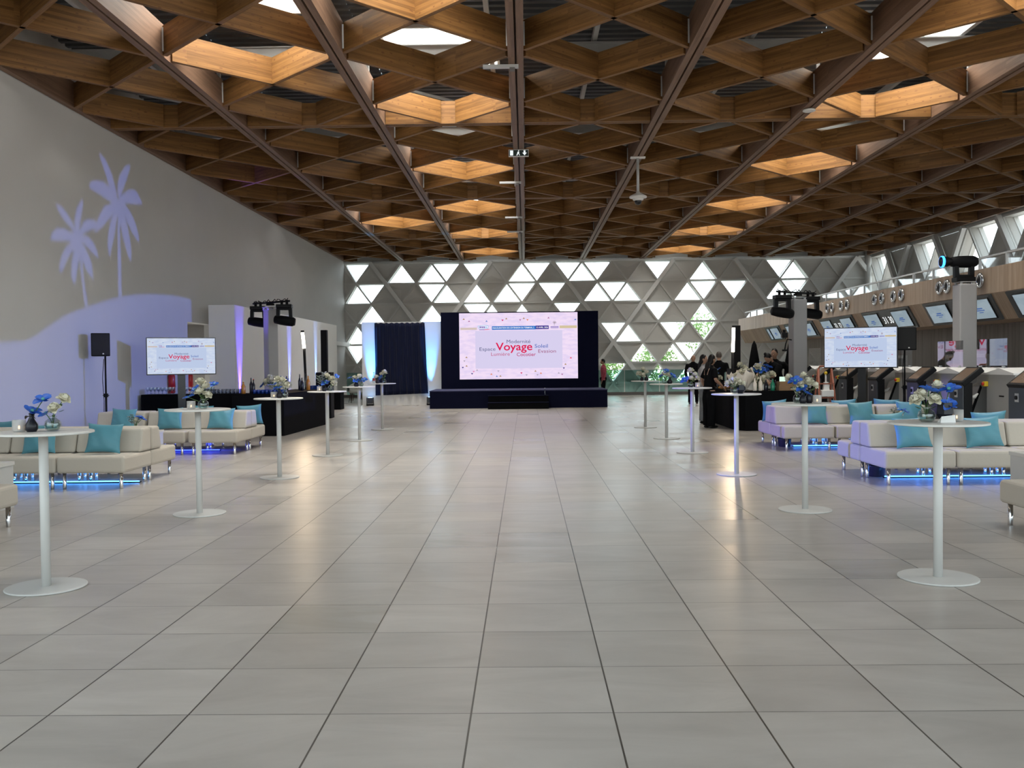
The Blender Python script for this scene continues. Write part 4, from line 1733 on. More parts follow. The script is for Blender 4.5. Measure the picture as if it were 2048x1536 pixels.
b.lathe([(.102, .10), (.115, .11), (.115, .14), (.102, .15)], (0, 0, 0), 24, True, False, False, M=Mx)
ln = b.build('lens_ring', emis('blue_ring', (.03, .25, 1.), 2.5), hd)
ln.location = sn.location
spot('beach_projection', (SX, SY, SZ), (-8.27, 18.6, 3.0), 2000, 42, (.15, .24, 1), .1, .00035)
# soft blue beam across the right sofas from a head high on the left wall side
spot('blue_beam', (-7.9, 12.3, 2.7), (4.3, 11.85, .45), 2600, 12, (.12, .18, 1), .5, .05)
spot('violet_beam', (-7.9, 13.3, 2.7), (4.3, 16.0, .45), 2000, 10, (.16, .12, 1), .5, .05)

# ================================================================== CHECK-IN HALL SIDE
u_ax = Vector((0, -1, 0))
v_ax = Vector((9.2 - 9.48, 0, .52)).normalized()
n_ax = u_ax.cross(v_ax)
M_scr = emis('pale_blue_screen', (.34, .43, .49), .34, (2., (.40, .49, .55)))
M_scrtxt = emis('screen_lettering', (.03, .08, .28), .5)
M_digit = emis('white_digits', (.85, .9, .9), .6)
def board(y1, y0, screens, digits, lab):
    """dark surround on the slanted band from y1 (left, far) to y0 (right, near)"""
    Mx = Matrix((u_ax, v_ax, n_ax)).transposed().to_4x4()
    Mx.translation = Vector((9.48, y1, 2.24)) + n_ax * .004
    L_ = y1 - y0
    t = thing('information_display', lab, 'display', (0, 0, 0), 0, 'displays along the wood bulkhead')
    b = MB()
    b.box(0, L_, .015, .58, 0, .03, Mx)
    b.build('surround', M_frame_dark, t)
    for s0, s1 in screens:
        b = MB()
        b.box(s0 - .02, s1 + .02, .065, .525, .03, .055, Mx)
        o = b.build('screen', M_bezel, t)
        b = MB()
        b.box(s0, s1, .085, .505, .055, .058, Mx)
        b.build('picture', M_scr, o)
        b = MB()
        w = s1 - s0
        for k, (ww, hh) in enumerate([(.24, .028), (.36, .024), (.18, .018)]):
            n_ = 9 if k < 2 else 5
            for q in range(n_):
                a = s0 + w * (.5 - ww / 2) + q * w * ww / n_
                zc = .30 - k * .042
                b.box(a, a + w * ww / n_ * .72, zc, zc + hh, .058, .0595, Mx)
        b.build('lettering', M_scrtxt, o)
    for txt, s0, s1 in digits:
        word(txt, s0, s1, .20, .19, M_digit, t, .034, .0, 'number', Mx)
board(18.10, 14.5, [(.25, 1.25), (2.3, 3.3)], [], 'dark display board on the bulkhead at the right edge of the photo')
board(21.85, 18.68, [(.18, 1.15), (2.08, 3.02)], [], 'dark display board behind the rightmost pillar')
board(25.80, 22.67, [(.16, 1.1), (2.05, 2.98)], [('31', 1.30, 1.52), ('30', 1.66, 1.90)], 'dark display board with the numbers 31 and 30')
board(29.50, 26.60, [(.14, 1.0), (1.92, 2.76)], [('33', 1.18, 1.38), ('32', 1.54, 1.76)], 'dark display board with the numbers 33 and 32')
board(33.5, 30.2, [(.2, 1.05), (2.2, 3.1)], [], 'dark display board behind the hanging lights of the middle right pillar')
board(36.2, 34.2, [(.35, .6), (.8, 1.8)], [], 'dark display board at the far end of the wood bulkhead')
M_nozzle = mat('dark_nozzle', (.04, .04, .045), .4, .3)
M_ring = mat('brushed_nozzle_ring', (.62, .63, .64), .25, .9)
def jet(y, lab):
    t = thing('air_nozzle', lab, 'vent', (9.195, y, 3.045), 0, 'round air nozzles in the wood bulkhead')
    Mx = Matrix.Rotation(R(-90), 4, 'Y')
    b = MB()
    b.lathe([(.155, 0), (.16, .02), (.135, .045), (.115, .05), (.10, .02)], (0, 0, 0), 26, True, False, False, M=Mx)
    b.build('ring', M_ring, t)
    b = MB()
    b.lathe([(.10, .003), (.085, .03), (.05, .045), (.03, .02)], (0, 0, 0), 20, True, False, True, M=Mx)
    b.build('nozzle', M_nozzle, t)
    return t
jl = ['first', 'second', 'third', 'fourth']
groups_ = [('at the right edge of the photo', [17.0, 16.6, 15.6, 15.2]), ('beside the rightmost pillar', [20.95, 20.58, 19.5, 19.1]), ('above the numbers 31 and 30', [24.8, 24.3, 23.55, 23.05]), ('above the numbers 33 and 32', [28.65, 28.2, 27.4, 26.9]), ('behind the middle right pillar', [32.6, 32.1, 31.3, 30.85])]
j0 = None
for nm, yy in groups_:
    for k, y in enumerate(yy):
        lab = 'round metal air nozzle, %s from the left %s' % (jl[k], nm)
        if j0 is None:
            j0 = jet(y, lab)
        else:
            dup(j0, (9.195, y, 3.045), 0, lab, 'round air nozzles in the wood bulkhead')

# ---- bag-drop desks with kiosks in front
M_desk = mat('light_grey_desk', (.40, .395, .38), .45, var=.03)
M_deskdark = mat('dark_grey_door', (.10, .105, .11), .45)
M_kiosk = mat('anthracite_kiosk', (.05, .055, .065), .4)
M_kscreen = mat('kiosk_screen', (.10, .075, .06), .15, emit=(.30, .20, .13), es=.10, var=.5, scale=9)
M_yel = mat('yellow_button_box', (.75, .52, .03), .4)
M_red = mat('red_button', (.6, .03, .02), .4)
def desk(y, lab):
    t = thing('bag_drop_desk', lab, 'desk', (7.3, y, 0), 0, 'grey bag drop desks')
    b = MB()
    b.box(0, .9, 0, .78, 0, 1.22)
    b.box(0, .9, .78, .86, 0, 1.22)
    b.box(.25, .9, .86, 1.70, 0, 1.22)
    b.build('cabinet', M_desk, t, bevel=.008)
    b = MB()
    b.box(.235, .255, .88, 1.30, .08, 1.16)
    b.build('door', M_deskdark, t)
    # conveyor side with a sloping top, standing proud of the cabinet
    b = MB()
    b.prism([(-.02, 0), (.26, 0), (.26, 1.08), (.12, 1.02), (-.02, .62)], 1.32, 1.68)
    b.build('conveyor_side', M_desk, t, bevel=.01)
    b = MB()
    b.prism([(-.03, 0), (.0, 0), (.0, .60), (.14, 1.0), (.12, 1.04), (-.03, .64)], 1.30, 1.325)
    b.build('edge_seal', M_black, t)
    b = MB()
    for y0, y1 in ((0, .86), (.86, 1.70)):
        n = len(b.v)
        ym = (y0 + y1) / 2
        b.v += [(-.02, y0, 1.22), (-.02, y1, 1.22), (-.02, y1, 1.245), (-.02, ym, 1.32), (-.02, y0, 1.245)]
        b.v += [(.92, v[1], v[2]) for v in b.v[n:n + 5]]
        b.face((n, n + 4, n + 3, n + 2, n + 1))
        b.face((n + 5, n + 6, n + 7, n + 8, n + 9))
        for i in range(5):
            j = (i + 1) % 5
            b.face((n + i, n + j, n + 5 + j, n + 5 + i))
    b.build('gabled_cap', M_white, t)
    b = MB()
    b.box(-.06, .0, .80, .88, 1.03, 1.11)
    o = b.build('emergency_button', M_yel, t, bevel=.008)
    b = MB()
    Mx = Matrix.Translation((-.06, .84, 1.07)) @ Matrix.Rotation(R(-90), 4, 'Y')
    b.lathe([(.022, 0), (.028, .02), (.02, .028)], (0, 0, 0), 12, M=Mx)
    b.build('button', M_red, o)
    b = MB()
    b.box(-.006, 0, .32, .46, .88, .90)
    b.build('slot', M_black, t)
    b = MB()
    b.box(.245, .26, 1.36, 1.5, .9, 1.06)
    b.build('scanner_window', M_deskdark, t)
    return t
def kiosk(y, lab):
    t = thing('self_service_kiosk', lab, 'kiosk', (6.86, y, 0), 0, 'black self-service kiosks')
    b = MB()
    b.box(.02, .15, -.24, .24, 0, 1.09)
    b.build('stand', M_black, t, bevel=.008)
    b = MB()
    b.box(0, .022, -.225, .225, .05, 1.07)
    b.build('front_panel', M_kiosk, t, bevel=.004)
    b = MB()
    a = R(38)
    Mx = Matrix.Translation((-.01, 0, 1.07)) @ Matrix.Rotation(-a, 4, 'Y')
    b.box(0, .40, -.245, .245, -.055, .035, Mx)
    o = b.build('head', M_black, t, bevel=.012)
    b = MB()
    b.box(.05, .36, -.19, .19, .035, .037, Mx)
    b.build('touch_screen', M_kscreen, o)
    b = MB()
    b.box(-.004, 0, -.05, .05, .86, .98)
    b.build('card_reader', M_steel, t)
    b = MB()
    b.tube([(-.006, 0, .92), (-.02, 0, .92)], .03, 14)
    b.build('reader_lens', M_black, t)
    b = MB()
    b.tube([(.16, -.1, .85), (.24, -.12, .87), (.29, -.12, .92)], [.02, .03, .012], 8)
    b.build('scanner_handle', M_white, t)
    b = MB()
    b.tube([(.2, -.1, .82), (.22, .0, .5), (.27, .1, .42), (.30, .2, .5)], .006, 6)
    b.build('scanner_cable', M_black, t)
    return t
ORD = ['nearest', 'second', 'third', 'fourth', 'fifth', 'sixth', 'seventh', 'eighth']
d0 = k0 = None
for k in range(7):
    y = 14.1 + 1.75 * k
    lab = 'light grey bag drop desk with yellow button, %s from the camera' % ORD[k]
    if d0 is None: d0 = desk(y, lab)
    else: dup(d0, (7.3, y, 0), 0, lab, 'grey bag drop desks')
ky = [13.2, 15.05, 16.75, 18.65, 20.4, 22.15, 23.9]
for k, y in enumerate(ky):
    lab = 'black kiosk with tilted touch screen, %s from the camera' % ORD[k]
    if k0 is None: k0 = kiosk(y, lab)
    else: dup(k0, (6.86, y, 0), 0, lab, 'black self-service kiosks')
def shield(y, lab, x=7.62):
    t = thing('plexiglass_screen', lab, 'screen', (x, y, 1.29), 0, 'clear screens on the bag drop desks')
    b = MB()
    b.box(-.004, .004, 0, 1.0, .0, .50)
    b.build('pane', M_shield, t)
    for yy in (.12, .88):
        b = MB()
        b.box(-.02, .02, yy - .02, yy + .02, -.03, .06)
        b.build('foot', M_steel, t)
    return t
M_shield = glassmat('plexiglass', (.90, .90, .91), .60)
s0 = None
for k, y in enumerate([14.95, 16.45, 18.6, 20.4, 22.4, 24.3]):
    lab = 'clear plexiglass screen on a desk, %s from the camera' % ORD[k]
    if s0 is None: s0 = shield(y, lab)
    else: dup(s0, (7.62, y, 1.29), 0, lab, 'clear screens on the bag drop desks')

# ---- small stepladder with a white projector box
M_rust = mat('red_brown_ladder', (.30, .09, .05), .5)
t = thing('stepladder', 'red brown stepladder left of the right television stand', 'ladder', (6.02, 18.95, 0))
for s in (-1, 1):
    b = MB()
    b.tube([(s * .13, 0, 1.30), (s * .19, -.28, 0)], .022, 8)
    b.tube([(s * .13, .02, 1.28), (s * .19, .30, 0)], .018, 8)
    b.build('side_rail', M_rust, t)
b = MB()
for k in range(1, 5):
    z = 1.28 - k * .28
    w = .13 + .06 * (1.3 - z) / 1.3
    b.box(-w, w, -.28 * (1.3 - z) / 1.3 - .04, -.28 * (1.3 - z) / 1.3 + .04, z - .012, z + .012)
b.tube([(-.13, 0, 1.30), (-.10, 0, 1.35), (.10, 0, 1.35), (.13, 0, 1.30)], .018, 8)
b.build('treads', M_rust, t)
t = thing('white_device', 'white boxy device with a small screen sitting on the stepladder', 'device', (6.02, 18.90, .744))
b = MB()
b.box(-.12, .12, -.14, .10, 0, .13)
b.build('base', M_white, t, bevel=.01)
b = MB()
b.prism([(-.06, .13), (.06, .13), (.04, .29), (-.04, .29)], -.05, .03)
b.tube([(0, 0, .29), (0, 0, .44)], .018, 8)
b.build('column', M_white, t)
b = MB()
b.ball((0, 0, .47), .035)
b.build('knob', M_yel, t)

# ---- dark cone covers behind the right bar
for k, (x, y, h, lab) in enumerate([(6.95, 28.6, 2.08, 'closed black parasol behind the staff at the right bar'), (7.6, 27.0, 2.05, 'closed black parasol just left of the middle right pillar')]):
    t = thing('closed_parasol', lab, 'parasol', (x, y, 0), 0, 'closed black parasols')
    b = MB()
    b.lathe([(.24, 0), (.24, .05), (.04, .07)], (0, 0, 0), 20)
    b.tube([(0, 0, .05), (0, 0, h)], .022, 8)
    b.build('pole', M_black, t)
    b = MB()
    prof_ = [(.20, .95), (.19, 1.1), (.15, 1.5), (.07, h - .12), (.015, h - .01)]
    n = len(b.v)
    K = 24
    for r_, z in prof_:
        for q in range(K):
            a = 2 * PI * q / K
            rr_ = r_ * (1 + .13 * math.sin(a * 6))
            b.v.append((rr_ * math.cos(a), rr_ * math.sin(a), z))
    for j in range(len(prof_) - 1):
        for q in range(K):
            a, c = n + j * K + q, n + j * K + (q + 1) % K
            b.face((a, c, c + K, a + K), None, True)
    b.build('canopy', M_blackcloth, t)

# ================================================================== CEILING FITTINGS
t = thing('dome_camera', 'white dome security camera hanging from the timber ceiling on a pole', 'camera', (2.63, 21.7, 6.2))
b = MB()
b.box(-.17, .17, -.06, .06, -.05, -.018)
b.build('mounting_plate', M_white, t)
b = MB()
b.tube([(0, 0, -.03), (0, 0, -.83)], .032, 12)
b.build('pole', M_steel, t)
b = MB()
b.lathe([(.035, -.80), (.05, -.84), (.17, -.90), (.20, -.92), (.20, -.95), (.12, -.97)], (0, 0, 0), 30)
b.build('shade', M_white, t)
b = MB()
b.lathe([(.13, -.96), (.12, -1.00), (.09, -1.02)], (0, 0, 0), 24)
o = b.build('camera_housing', M_white, t)
b = MB()
b.ball((0, 0, -1.03), .085, 20, 12)
b.build('dome', M_bezel, t)
t = thing('exit_sign', 'small hanging escape sign with running figure and arrow under the centre beam', 'sign', (-.1, 20.75, 6.17))
b = MB()
b.box(-.22, .22, -.03, .03, -.15, -.0)
b.build('housing', M_white, t)
M_signwhite = emis('sign_white', (.8, .85, .85), .5)
M_signdark = mat('sign_dark_green', (.01, .03, .03), .5)
b = MB()
b.quad((-.21, -.032, -.14), (.21, -.032, -.14), (.21, -.032, -.01), (-.21, -.032, -.01))
b.build('sign_face', M_signdark, t)
b = MB()
def sq(pts):
    n = len(b.v)
    b.v += [(p[0], -.034, p[1]) for p in pts]
    b.face(range(n, n + len(pts)))
sq([(-.19, -.13), (-.12, -.13), (-.12, -.02), (-.19, -.02)])
sq([(-.05, -.13), (-.03, -.13), (.0, -.07), (-.02, -.05)])
sq([(-.03, -.05), (.01, -.05), (.015, -.09), (-.01, -.09)])
sq([(.0, -.09), (.03, -.12), (.02, -.13), (-.01, -.09)])
sq([(-.01, -.02), (.01, -.02), (.01, -.04), (-.01, -.04)])
sq([(.11, -.02), (.15, -.02), (.15, -.07), (.11, -.07)])
sq([(.08, -.07), (.18, -.07), (.13, -.13)])
b.build('pictogram', M_signwhite, t)
for k, (x, y) in enumerate([(-.32, 14.9), (-.32, 24.4), (-.30, 30.2), (-.30, 33.5)]):
    t = thing('beam_bracket', 'small grey fixture arm under the centre beam, %s from the camera' % ORD[k], 'bracket', (x, y, 6.18), 0, 'fixture arms under the centre beam')
    b = MB()
    b.box(-.30, .26, -.035, .035, -.05, 0)
    b.build('arm', M_steel, t)
    b = MB()
    b.box(.12, .2, -.05, .05, -.09, -.05)
    b.build('clip', M_curb, t)
t = thing('disc_luminaire', 'pale disc luminaire under the second timber beam right of centre', 'light', (5.36, 17.75, 6.18))
b = MB()
b.lathe([(.04, 0), (.115, -.02), (.12, -.04), (.10, -.05)], (0, 0, 0), 26)
b.build('body', M_white, t)

# fire extinguishers on the left wall
M_extred = mat('extinguisher_red', (.45, .015, .02), .3)
for k, (x, y, lab) in enumerate([(-8.19, 21.6, 'red fire extinguisher on the left wall behind the television'), (-8.45, 23.5, 'red fire extinguisher in the passage opening behind the television')]):
    t = thing('fire_extinguisher', lab, 'fire extinguisher', (x, y, .86), 0, 'red fire extinguishers')
    b = MB()
    b.lathe([(.05, 0), (.078, .02), (.078, .40), (.05, .46), (.02, .49)], (0, 0, 0), 18)
    b.build('cylinder', M_extred, t)
    b = MB()
    b.box(-.012, .012, -.04, .04, .49, .53)
    b.tube([(0, .03, .50), (.04, .07, .40), (.05, .08, .15)], .012, 6)
    b.build('hose_and_handle', M_black, t)
    b = MB()
    b.box(-.08, -.06, -.03, .03, .05, .35)
    b.build('wall_bracket', M_steel, t)
# ================================================================== FLOWERS, VASES, GLASSES
M_vglass = glassmat('vase_glass', (.90, .93, .93), .16, .02)
M_frost = mat('frosted_glass', (.75, .76, .75), .5, var=.02)
def frostmat():
    m, nt, p, N, L = newmat('frosted_candle_glass')
    N.remove(p)
    t = N.new('ShaderNodeBsdfTransparent')
    t.inputs[0].default_value = (.95, .95, .95, 1)
    d = N.new('ShaderNodeBsdfPrincipled')
    d.inputs['Base Color'].default_value = (.62, .63, .62, 1)
    d.inputs['Roughness'].default_value = .35
    x = N.new('ShaderNodeMixShader')
    x.inputs[0].default_value = .42
    L.new(t.outputs[0], x.inputs[1])
    L.new(d.outputs[0], x.inputs[2])
    L.new(x.outputs[0], N['Material Output'].inputs[0])
    return m
M_frost = frostmat()
M_vblack = mat('matt_black_ceramic', (.008, .008, .014), .35, spec=.4)
M_water = glassmat('vase_water', (.80, .88, .85), .05)
M_rose = mat('ivory_petals', (.66, .63, .50), .6, var=.08, scale=30)
M_blue = mat('blue_petals', (.03, .12, .50), .45, var=.35, scale=26)
M_bluec = mat('blue_flower_centre', (.10, .35, .30), .6)
M_stem = mat('green_stem', (.06, .13, .03), .6)
M_wax = mat('candle_wax', (.85, .8, .7), .5)
M_flame = emis('candle_flame', (1.0, .50, .18), 6)
M_grn = mat('grey_green_leaves', (.20, .24, .21), .6, var=.3)
M_silver = mat('silver_leaves', (.45, .47, .50), .35, .5)


def petal(b, M, L_, w, cup, curl, n=5, m=4):
    """a petal growing along +x from the origin, cupping up"""
    s = len(b.v)
    for i in range(n + 1):
        t = i / n
        ww = w * math.sin(PI * min(1, .12 + .80 * t)) ** .8
        for j in range(m + 1):
            q = j / m * 2 - 1
            x = L_ * math.cos(cup * t) * t
            z = L_ * math.sin(cup * t) * t - curl * t ** 3 + abs(q) ** 2 * ww * .45
            b.v.append(tuple(M @ Vector((x, q * ww, z))))
    for i in range(n):
        for j in range(m):
            a = s + i * (m + 1) + j
            b.face((a, a + 1, a + m + 2, a + m + 1), None, True)


def rose_mesh(seed, R0=.045):
    r_ = random.Random(seed)
    b = MB()
    for ring, (cnt, cup, L_, w, z) in enumerate([(3, 1.5, .75, .32, .012), (4, 1.35, .85, .42, .006), (5, 1.1, 1.0, .48, 0), (5, .75, 1.15, .52, -.004), (5, .4, 1.2, .50, -.01)]):
        for k in range(cnt):
            a = 2 * PI * k / cnt + ring * .7 + r_.uniform(-.15, .15)
            M = Matrix.Translation((0, 0, z)) @ Matrix.Rotation(a, 4, 'Z') @ Matrix.Rotation(r_.uniform(-.2, .2), 4, 'X')
            petal(b, M, R0 * L_ * r_.uniform(.9, 1.1), R0 * w, cup, .008 * ring / 2)
    b.ball((0, 0, .012), (.014, .014, .022), 10, 6)
    return b


def blue_mesh(seed, R0=.05):
    r_ = random.Random(seed)
    b = MB()
    cnt = 5
    for k in range(cnt):
        a = 2 * PI * k / cnt + r_.uniform(-.2, .2)
        M = Matrix.Rotation(a, 4, 'Z') @ Matrix.Rotation(r_.uniform(-.35, .35), 4, 'X')
        petal(b, M, R0 * r_.uniform(.95, 1.2), R0 * .40, r_.uniform(.15, .7), .012)
    return b


ROSE_ME, BLUE_ME = [], []
for sd in range(3):
    o = rose_mesh(sd).build('bloom', M_rose); ROSE_ME.append(o.data); bpy.data.objects.remove(o)
    o = blue_mesh(sd + 9).build('bloom', M_blue); BLUE_ME.append(o.data); bpy.data.objects.remove(o)
_c = MB()
_c.ball((0, 0, .006), .009, 8, 6)
_o = _c.build('centre', M_bluec)
CENTRE_ME = _o.data
bpy.data.objects.remove(_o)
fcount = [0]


def flower(kind, base, head, lab, grp, scale=1., face=None, leaf=True):
    """one stem with its bloom: base point in the vase, head point in world"""
    fcount[0] += 1
    k = fcount[0]
    t = thing('rose' if kind == 'rose' else ('blue_flower' if kind == 'blue' else 'leafy_sprig'), lab, 'flower', base, 0, grp)
    d = Vector(head) - Vector(base)
    b = MB()
    mid = Vector((d.x * .25, d.y * .25, d.z * .55))
    b.tube([(0, 0, 0), mid, d], .0028 * max(1, scale), 5)
    if leaf and kind == 'rose':
        for s in (.55, .75):
            p = Vector((d.x * s, d.y * s, d.z * s))
            M = Matrix.Translation(p) @ Matrix.Rotation(k * 1.7 + s * 9, 4, 'Z')
            petal(b, M, .04 * scale, .012 * scale, .6, .01, 3, 2)
    b.build('stem', M_stem, t)
    if kind == 'sprig':
        b = MB()
        r_ = random.Random(k)
        for q in range(26):
            s = .45 + .6 * q / 26
            p = Vector((d.x * s, d.y * s, d.z * s)) + Vector((r_.uniform(-.02, .02), r_.uniform(-.02, .02), 0)) * scale
            M = Matrix.Translation(p) @ Matrix.Rotation(q * 2.4, 4, 'Z')
            petal(b, M, .035 * scale, .011 * scale, .5, .01, 3, 2)
        b.build('leaves', M_grn if k % 2 else M_silver, t)
        return t
    me = (ROSE_ME if kind == 'rose' else BLUE_ME)[k % 3]
    o = bpy.data.objects.new('bloom', me)
    COL.objects.link(o)
    o.parent = t
    o.location = d
    f = Vector(face) if face else (d.normalized() * .6 + Vector((0, -.35, .25)) + Vector((math.sin(k * 2.1), math.cos(k * 1.3), 0)) * .35)
    o.rotation_mode = 'QUATERNION'
    o.rotation_quaternion = f.to_track_quat('Z', 'Y')
    sc = scale * (1.0 if kind == 'rose' else 1.15)
    o.scale = (sc, sc, sc)
    if kind == 'blue':
        c = bpy.data.objects.new('centre', CENTRE_ME)
        COL.objects.link(c)
        c.parent = o
    return t


def vase_clear(loc, lab, r=.052, h=.10, grp='clear glass vases on the tables'):
    t = thing('glass_vase', lab, 'vase', loc, 0, grp)
    b = MB()
    pr = [(.55, 0), (.85, .12), (1., .40), (.88, .68), (.50, .86), (.42, .93), (.58, 1.0)]
    b.lathe([(r * a, h * z) for a, z in pr] + [(r * (a - .09), h * z) for a, z in pr[::-1] if z > 0] + [(r * .4, h * .05)], (0, 0, 0), 24, True, True, True)
    b.build('body', M_vglass, t)
    b = MB()
    b.lathe([(r * .45, h * .06), (r * .80, h * .16), (r * .90, h * .40), (r * .84, h * .55)], (0, 0, 0), 20)
    b.build('water', M_water, t)
    return t


def vase_black(loc, lab, r=.040, h=.125, facet=False, grp='black bud vases on the tables'):
    t = tag_mesh = None
    b = MB()
    if facet:
        b.lathe([(.55 * r, 0), (1.15 * r, .42 * h), (1.0 * r, h), (.85 * r, h), (.9 * r, .5 * h)], (0, 0, 0), 6, False, True, True)
    else:
        b.lathe([(.7 * r, 0), (r, .15 * h), (r, .38 * h), (.55 * r, .62 * h), (.30 * r, .80 * h), (.42 * r, h), (.3 * r, h), (.2 * r, .8 * h)], (0, 0, 0), 22, True, True, True)
    o = b.build('bud_vase', M_vblack, None, loc)
    tag(o, lab, 'vase', grp)
    return o


def candle(loc, lab, r=.042, h=.08, grp='candle glasses on the tables'):
    t = thing('candle_holder', lab, 'candle', loc, 0, grp)
    b = MB()
    b.lathe([(r * .8, 0), (r, h * .1), (r, h), (r - .003, h), (r - .003, h * .12), (r * .7, h * .06)], (0, 0, 0), 24, True, True, True)
    b.build('glass', M_frost, t)
    b = MB()
    b.lathe([(r * .5, h * .08), (r * .5, h * .25)], (0, 0, 0), 16)
    b.build('tealight', M_wax, t)
    b = MB()
    b.ball((0, 0, h * .25 + .010), (.005, .005, .011), 8, 6)
    b.build('flame', M_flame, t)
    return t


def dress(x, y, side, rank, spec, z=1.053):
    """spec items: (kind, dx, dz or None, vase index)"""
    where = '%s %s table' % (rank, side)
    vs = []
    wn = 0
    counts = {}
    for it in spec:
        counts[it[0]] = counts.get(it[0], 0) + 1
    seen = {}
    pos = ['leftmost', 'second from left', 'third from left', 'fourth from left', 'fifth from left', 'sixth from left', 'rightmost']
    heads = {}
    for kk_ in ('rose', 'blue', 'sprig'):
        L_ = sorted([it for it in spec if it[0] == kk_], key=lambda q: q[1])
        for i, it in enumerate(L_):
            heads[id(it)] = pos[min(i, 6)] if len(L_) > 1 else 'only one'
    for it in spec:
        k = it[0]
        if k == 'clear':
            vase_clear((x + it[1], y + it[2], z), 'round clear glass vase on the ' + where, it[3] if len(it) > 3 else .052)
            vs.append((x + it[1], y + it[2]))
        elif k in ('black', 'facet'):
            vase_black((x + it[1], y + it[2], z), 'matt black vase on the ' + where, it[3] if len(it) > 3 else .040, it[4] if len(it) > 4 else .125, k == 'facet')
            vs.append((x + it[1], y + it[2]))
        elif k == 'candle':
            candle((x + it[1], y + it[2], z), 'lit tealight in a frosted glass on the ' + where)
        elif k in ('rose', 'blue', 'sprig'):
            nm = {'rose': 'ivory rose', 'blue': 'blue petalled flower', 'sprig': 'leafy sprig'}[k]
            _, dx, dy, dz, vi, sc = it
            bx, by = vs[vi]
            flower(k, (bx, by, z + .02), (x + dx, y + dy, z + dz), '%s, %s, on the %s' % (nm, heads[id(it)], where), 'flowers in table vases', sc)


PX = 1 / 302.  # metres per photo pixel at the nearest table, used only to note the sizes below
# nearest left
dress(-3.24, 6.24, 'left', 'nearest', [
    ('clear', .055, .02), ('black', -.055, -.04), ('candle', -.145, -.03),
    ('rose', .135, .02, .215, 0, 1.0), ('rose', .095, -.03, .155, 0, .95),
    ('blue', .005, .0, .21, 1, 1.15), ('blue', -.045, -.05, .135, 1, 1.2), ('blue', .035, -.02, .115, 0, 1.0)])
# a black ribbon bow beside the vase
b = MB()
M = Matrix.Translation((0, 0, .10))
petal(b, M @ Matrix.Rotation(2.7, 4, 'Z'), .05, .018, .3, .03)
petal(b, M @ Matrix.Rotation(.4, 4, 'Z'), .03, .014, .2, .02)
o = b.build('ribbon_bow', M_vblack, None, (-3.295, 6.185, 1.053))
sm = o.modifiers.new('s', 'SOLIDIFY'); sm.thickness = .002
tag(o, 'black ribbon bow tied to the black vase on the nearest left table', 'ribbon')
dress(2.76, 6.32, 'right', 'nearest', [
    ('clear', -.075, .0, .058), ('facet', .035, -.03, .050, .13), ('candle', .135, .02),
    ('rose', -.155, -.02, .145, 0, 1.05), ('rose', -.095, .04, .185, 0, .95), ('rose', -.035, -.03, .150, 0, 1.0), ('rose', .01, .03, .235, 1, 1.0),
    ('blue', -.06, .0, .21, 0, 1.1), ('blue', .065, -.02, .215, 1, 1.25), ('blue', .05, -.05, .115, 1, 1.1)])
dress(-3.28, 9.33, 'left', 'second nearest', [
    ('clear', .055, .0, .055), ('candle', -.06, -.02),
    ('rose', .035, .0, .27, 0, 1.1), ('rose', .075, .02, .215, 0, 1.05), ('rose', .03, -.03, .165, 0, 1.15), ('rose', .11, -.02, .14, 0, 1.),
    ('blue', -.02, .0, .19, 0, 1.2), ('blue', .16, .02, .24, 0, 1.), ('blue', -.09, .0, .115, 0, 1.)])
dress(2.74, 9.25, 'right', 'second nearest', [
    ('clear', -.075, .0, .04), ('black', -.025, -.02, .036, .12), ('black', .05, .02, .036, .15), ('candle', .115, -.02),
    ('rose', -.155, .0, .255, 0, .9), ('rose', -.06, -.02, .19, 0, 1.1), ('rose', -.08, .02, .13, 0, 1.), ('rose', .04, .0, .21, 2, 1.15), ('rose', .0, .03, .27, 2, .9), ('rose', .09, -.02, .17, 2, 1.),
    ('blue', -.10, -.03, .22, 0, 1.2), ('blue', -.04, -.03, .15, 1, 1.2), ('blue', .0, -.02, .105, 1, 1.2)])
dress(-3.255, 12.3, 'left', 'third nearest', [
    ('black', .02, -.02), ('clear', .075, .02, .05), ('candle', -.06, 0),
    ('rose', -.02, .02, .19, 0, 1.1), ('rose', .05, .0, .23, 1, 1.2), ('rose', .10, .0, .17, 1, 1.1), ('rose', .0, -.03, .25, 0, 1.),
    ('blue', .01, -.03, .13, 0, 1.2), ('blue', -.06, 0, .17, 0, 1.2)])
dress(2.73, 12.2, 'right', 'third nearest', [
    ('clear', -.02, .0, .055), ('facet', .06, .02, .06, .11),
    ('rose', -.10, .0, .13, 0, 1.2), ('rose', -.04, -.02, .17, 0, 1.25), ('rose', .03, .0, .15, 0, 1.2), ('rose', -.01, .03, .10, 0, 1.2), ('rose', .08, .0, .12, 0, 1.1)])
dress(-3.25, 15.3, 'left', 'fourth nearest', [
    ('black', -.04, -.02), ('clear', .06, .0, .05), ('candle', -.12, .0),
    ('rose', .0, .0, .25, 0, 1.3), ('rose', .08, .0, .20, 1, 1.3), ('rose', .12, -.02, .13, 1, 1.2),
    ('sprig', -.14, .0, .24, 0, 1.6), ('sprig', -.06, .02, .30, 0, 1.6), ('blue', -.02, -.03, .13, 0, 1.5), ('blue', .16, 0, .24, 1, .9)])
dress(2.69, 15.2, 'right', 'fourth nearest', [
    ('clear', -.02, .0, .05), ('candle', .09, 0),
    ('rose', -.02, .0, .27, 0, 1.3), ('rose', .04, .0, .20, 0, 1.3), ('rose', -.02, .0, .14, 0, 1.3), ('rose', .08, .0, .15, 0, 1.1), ('blue', -.11, 0, .12, 0, 1.4)])
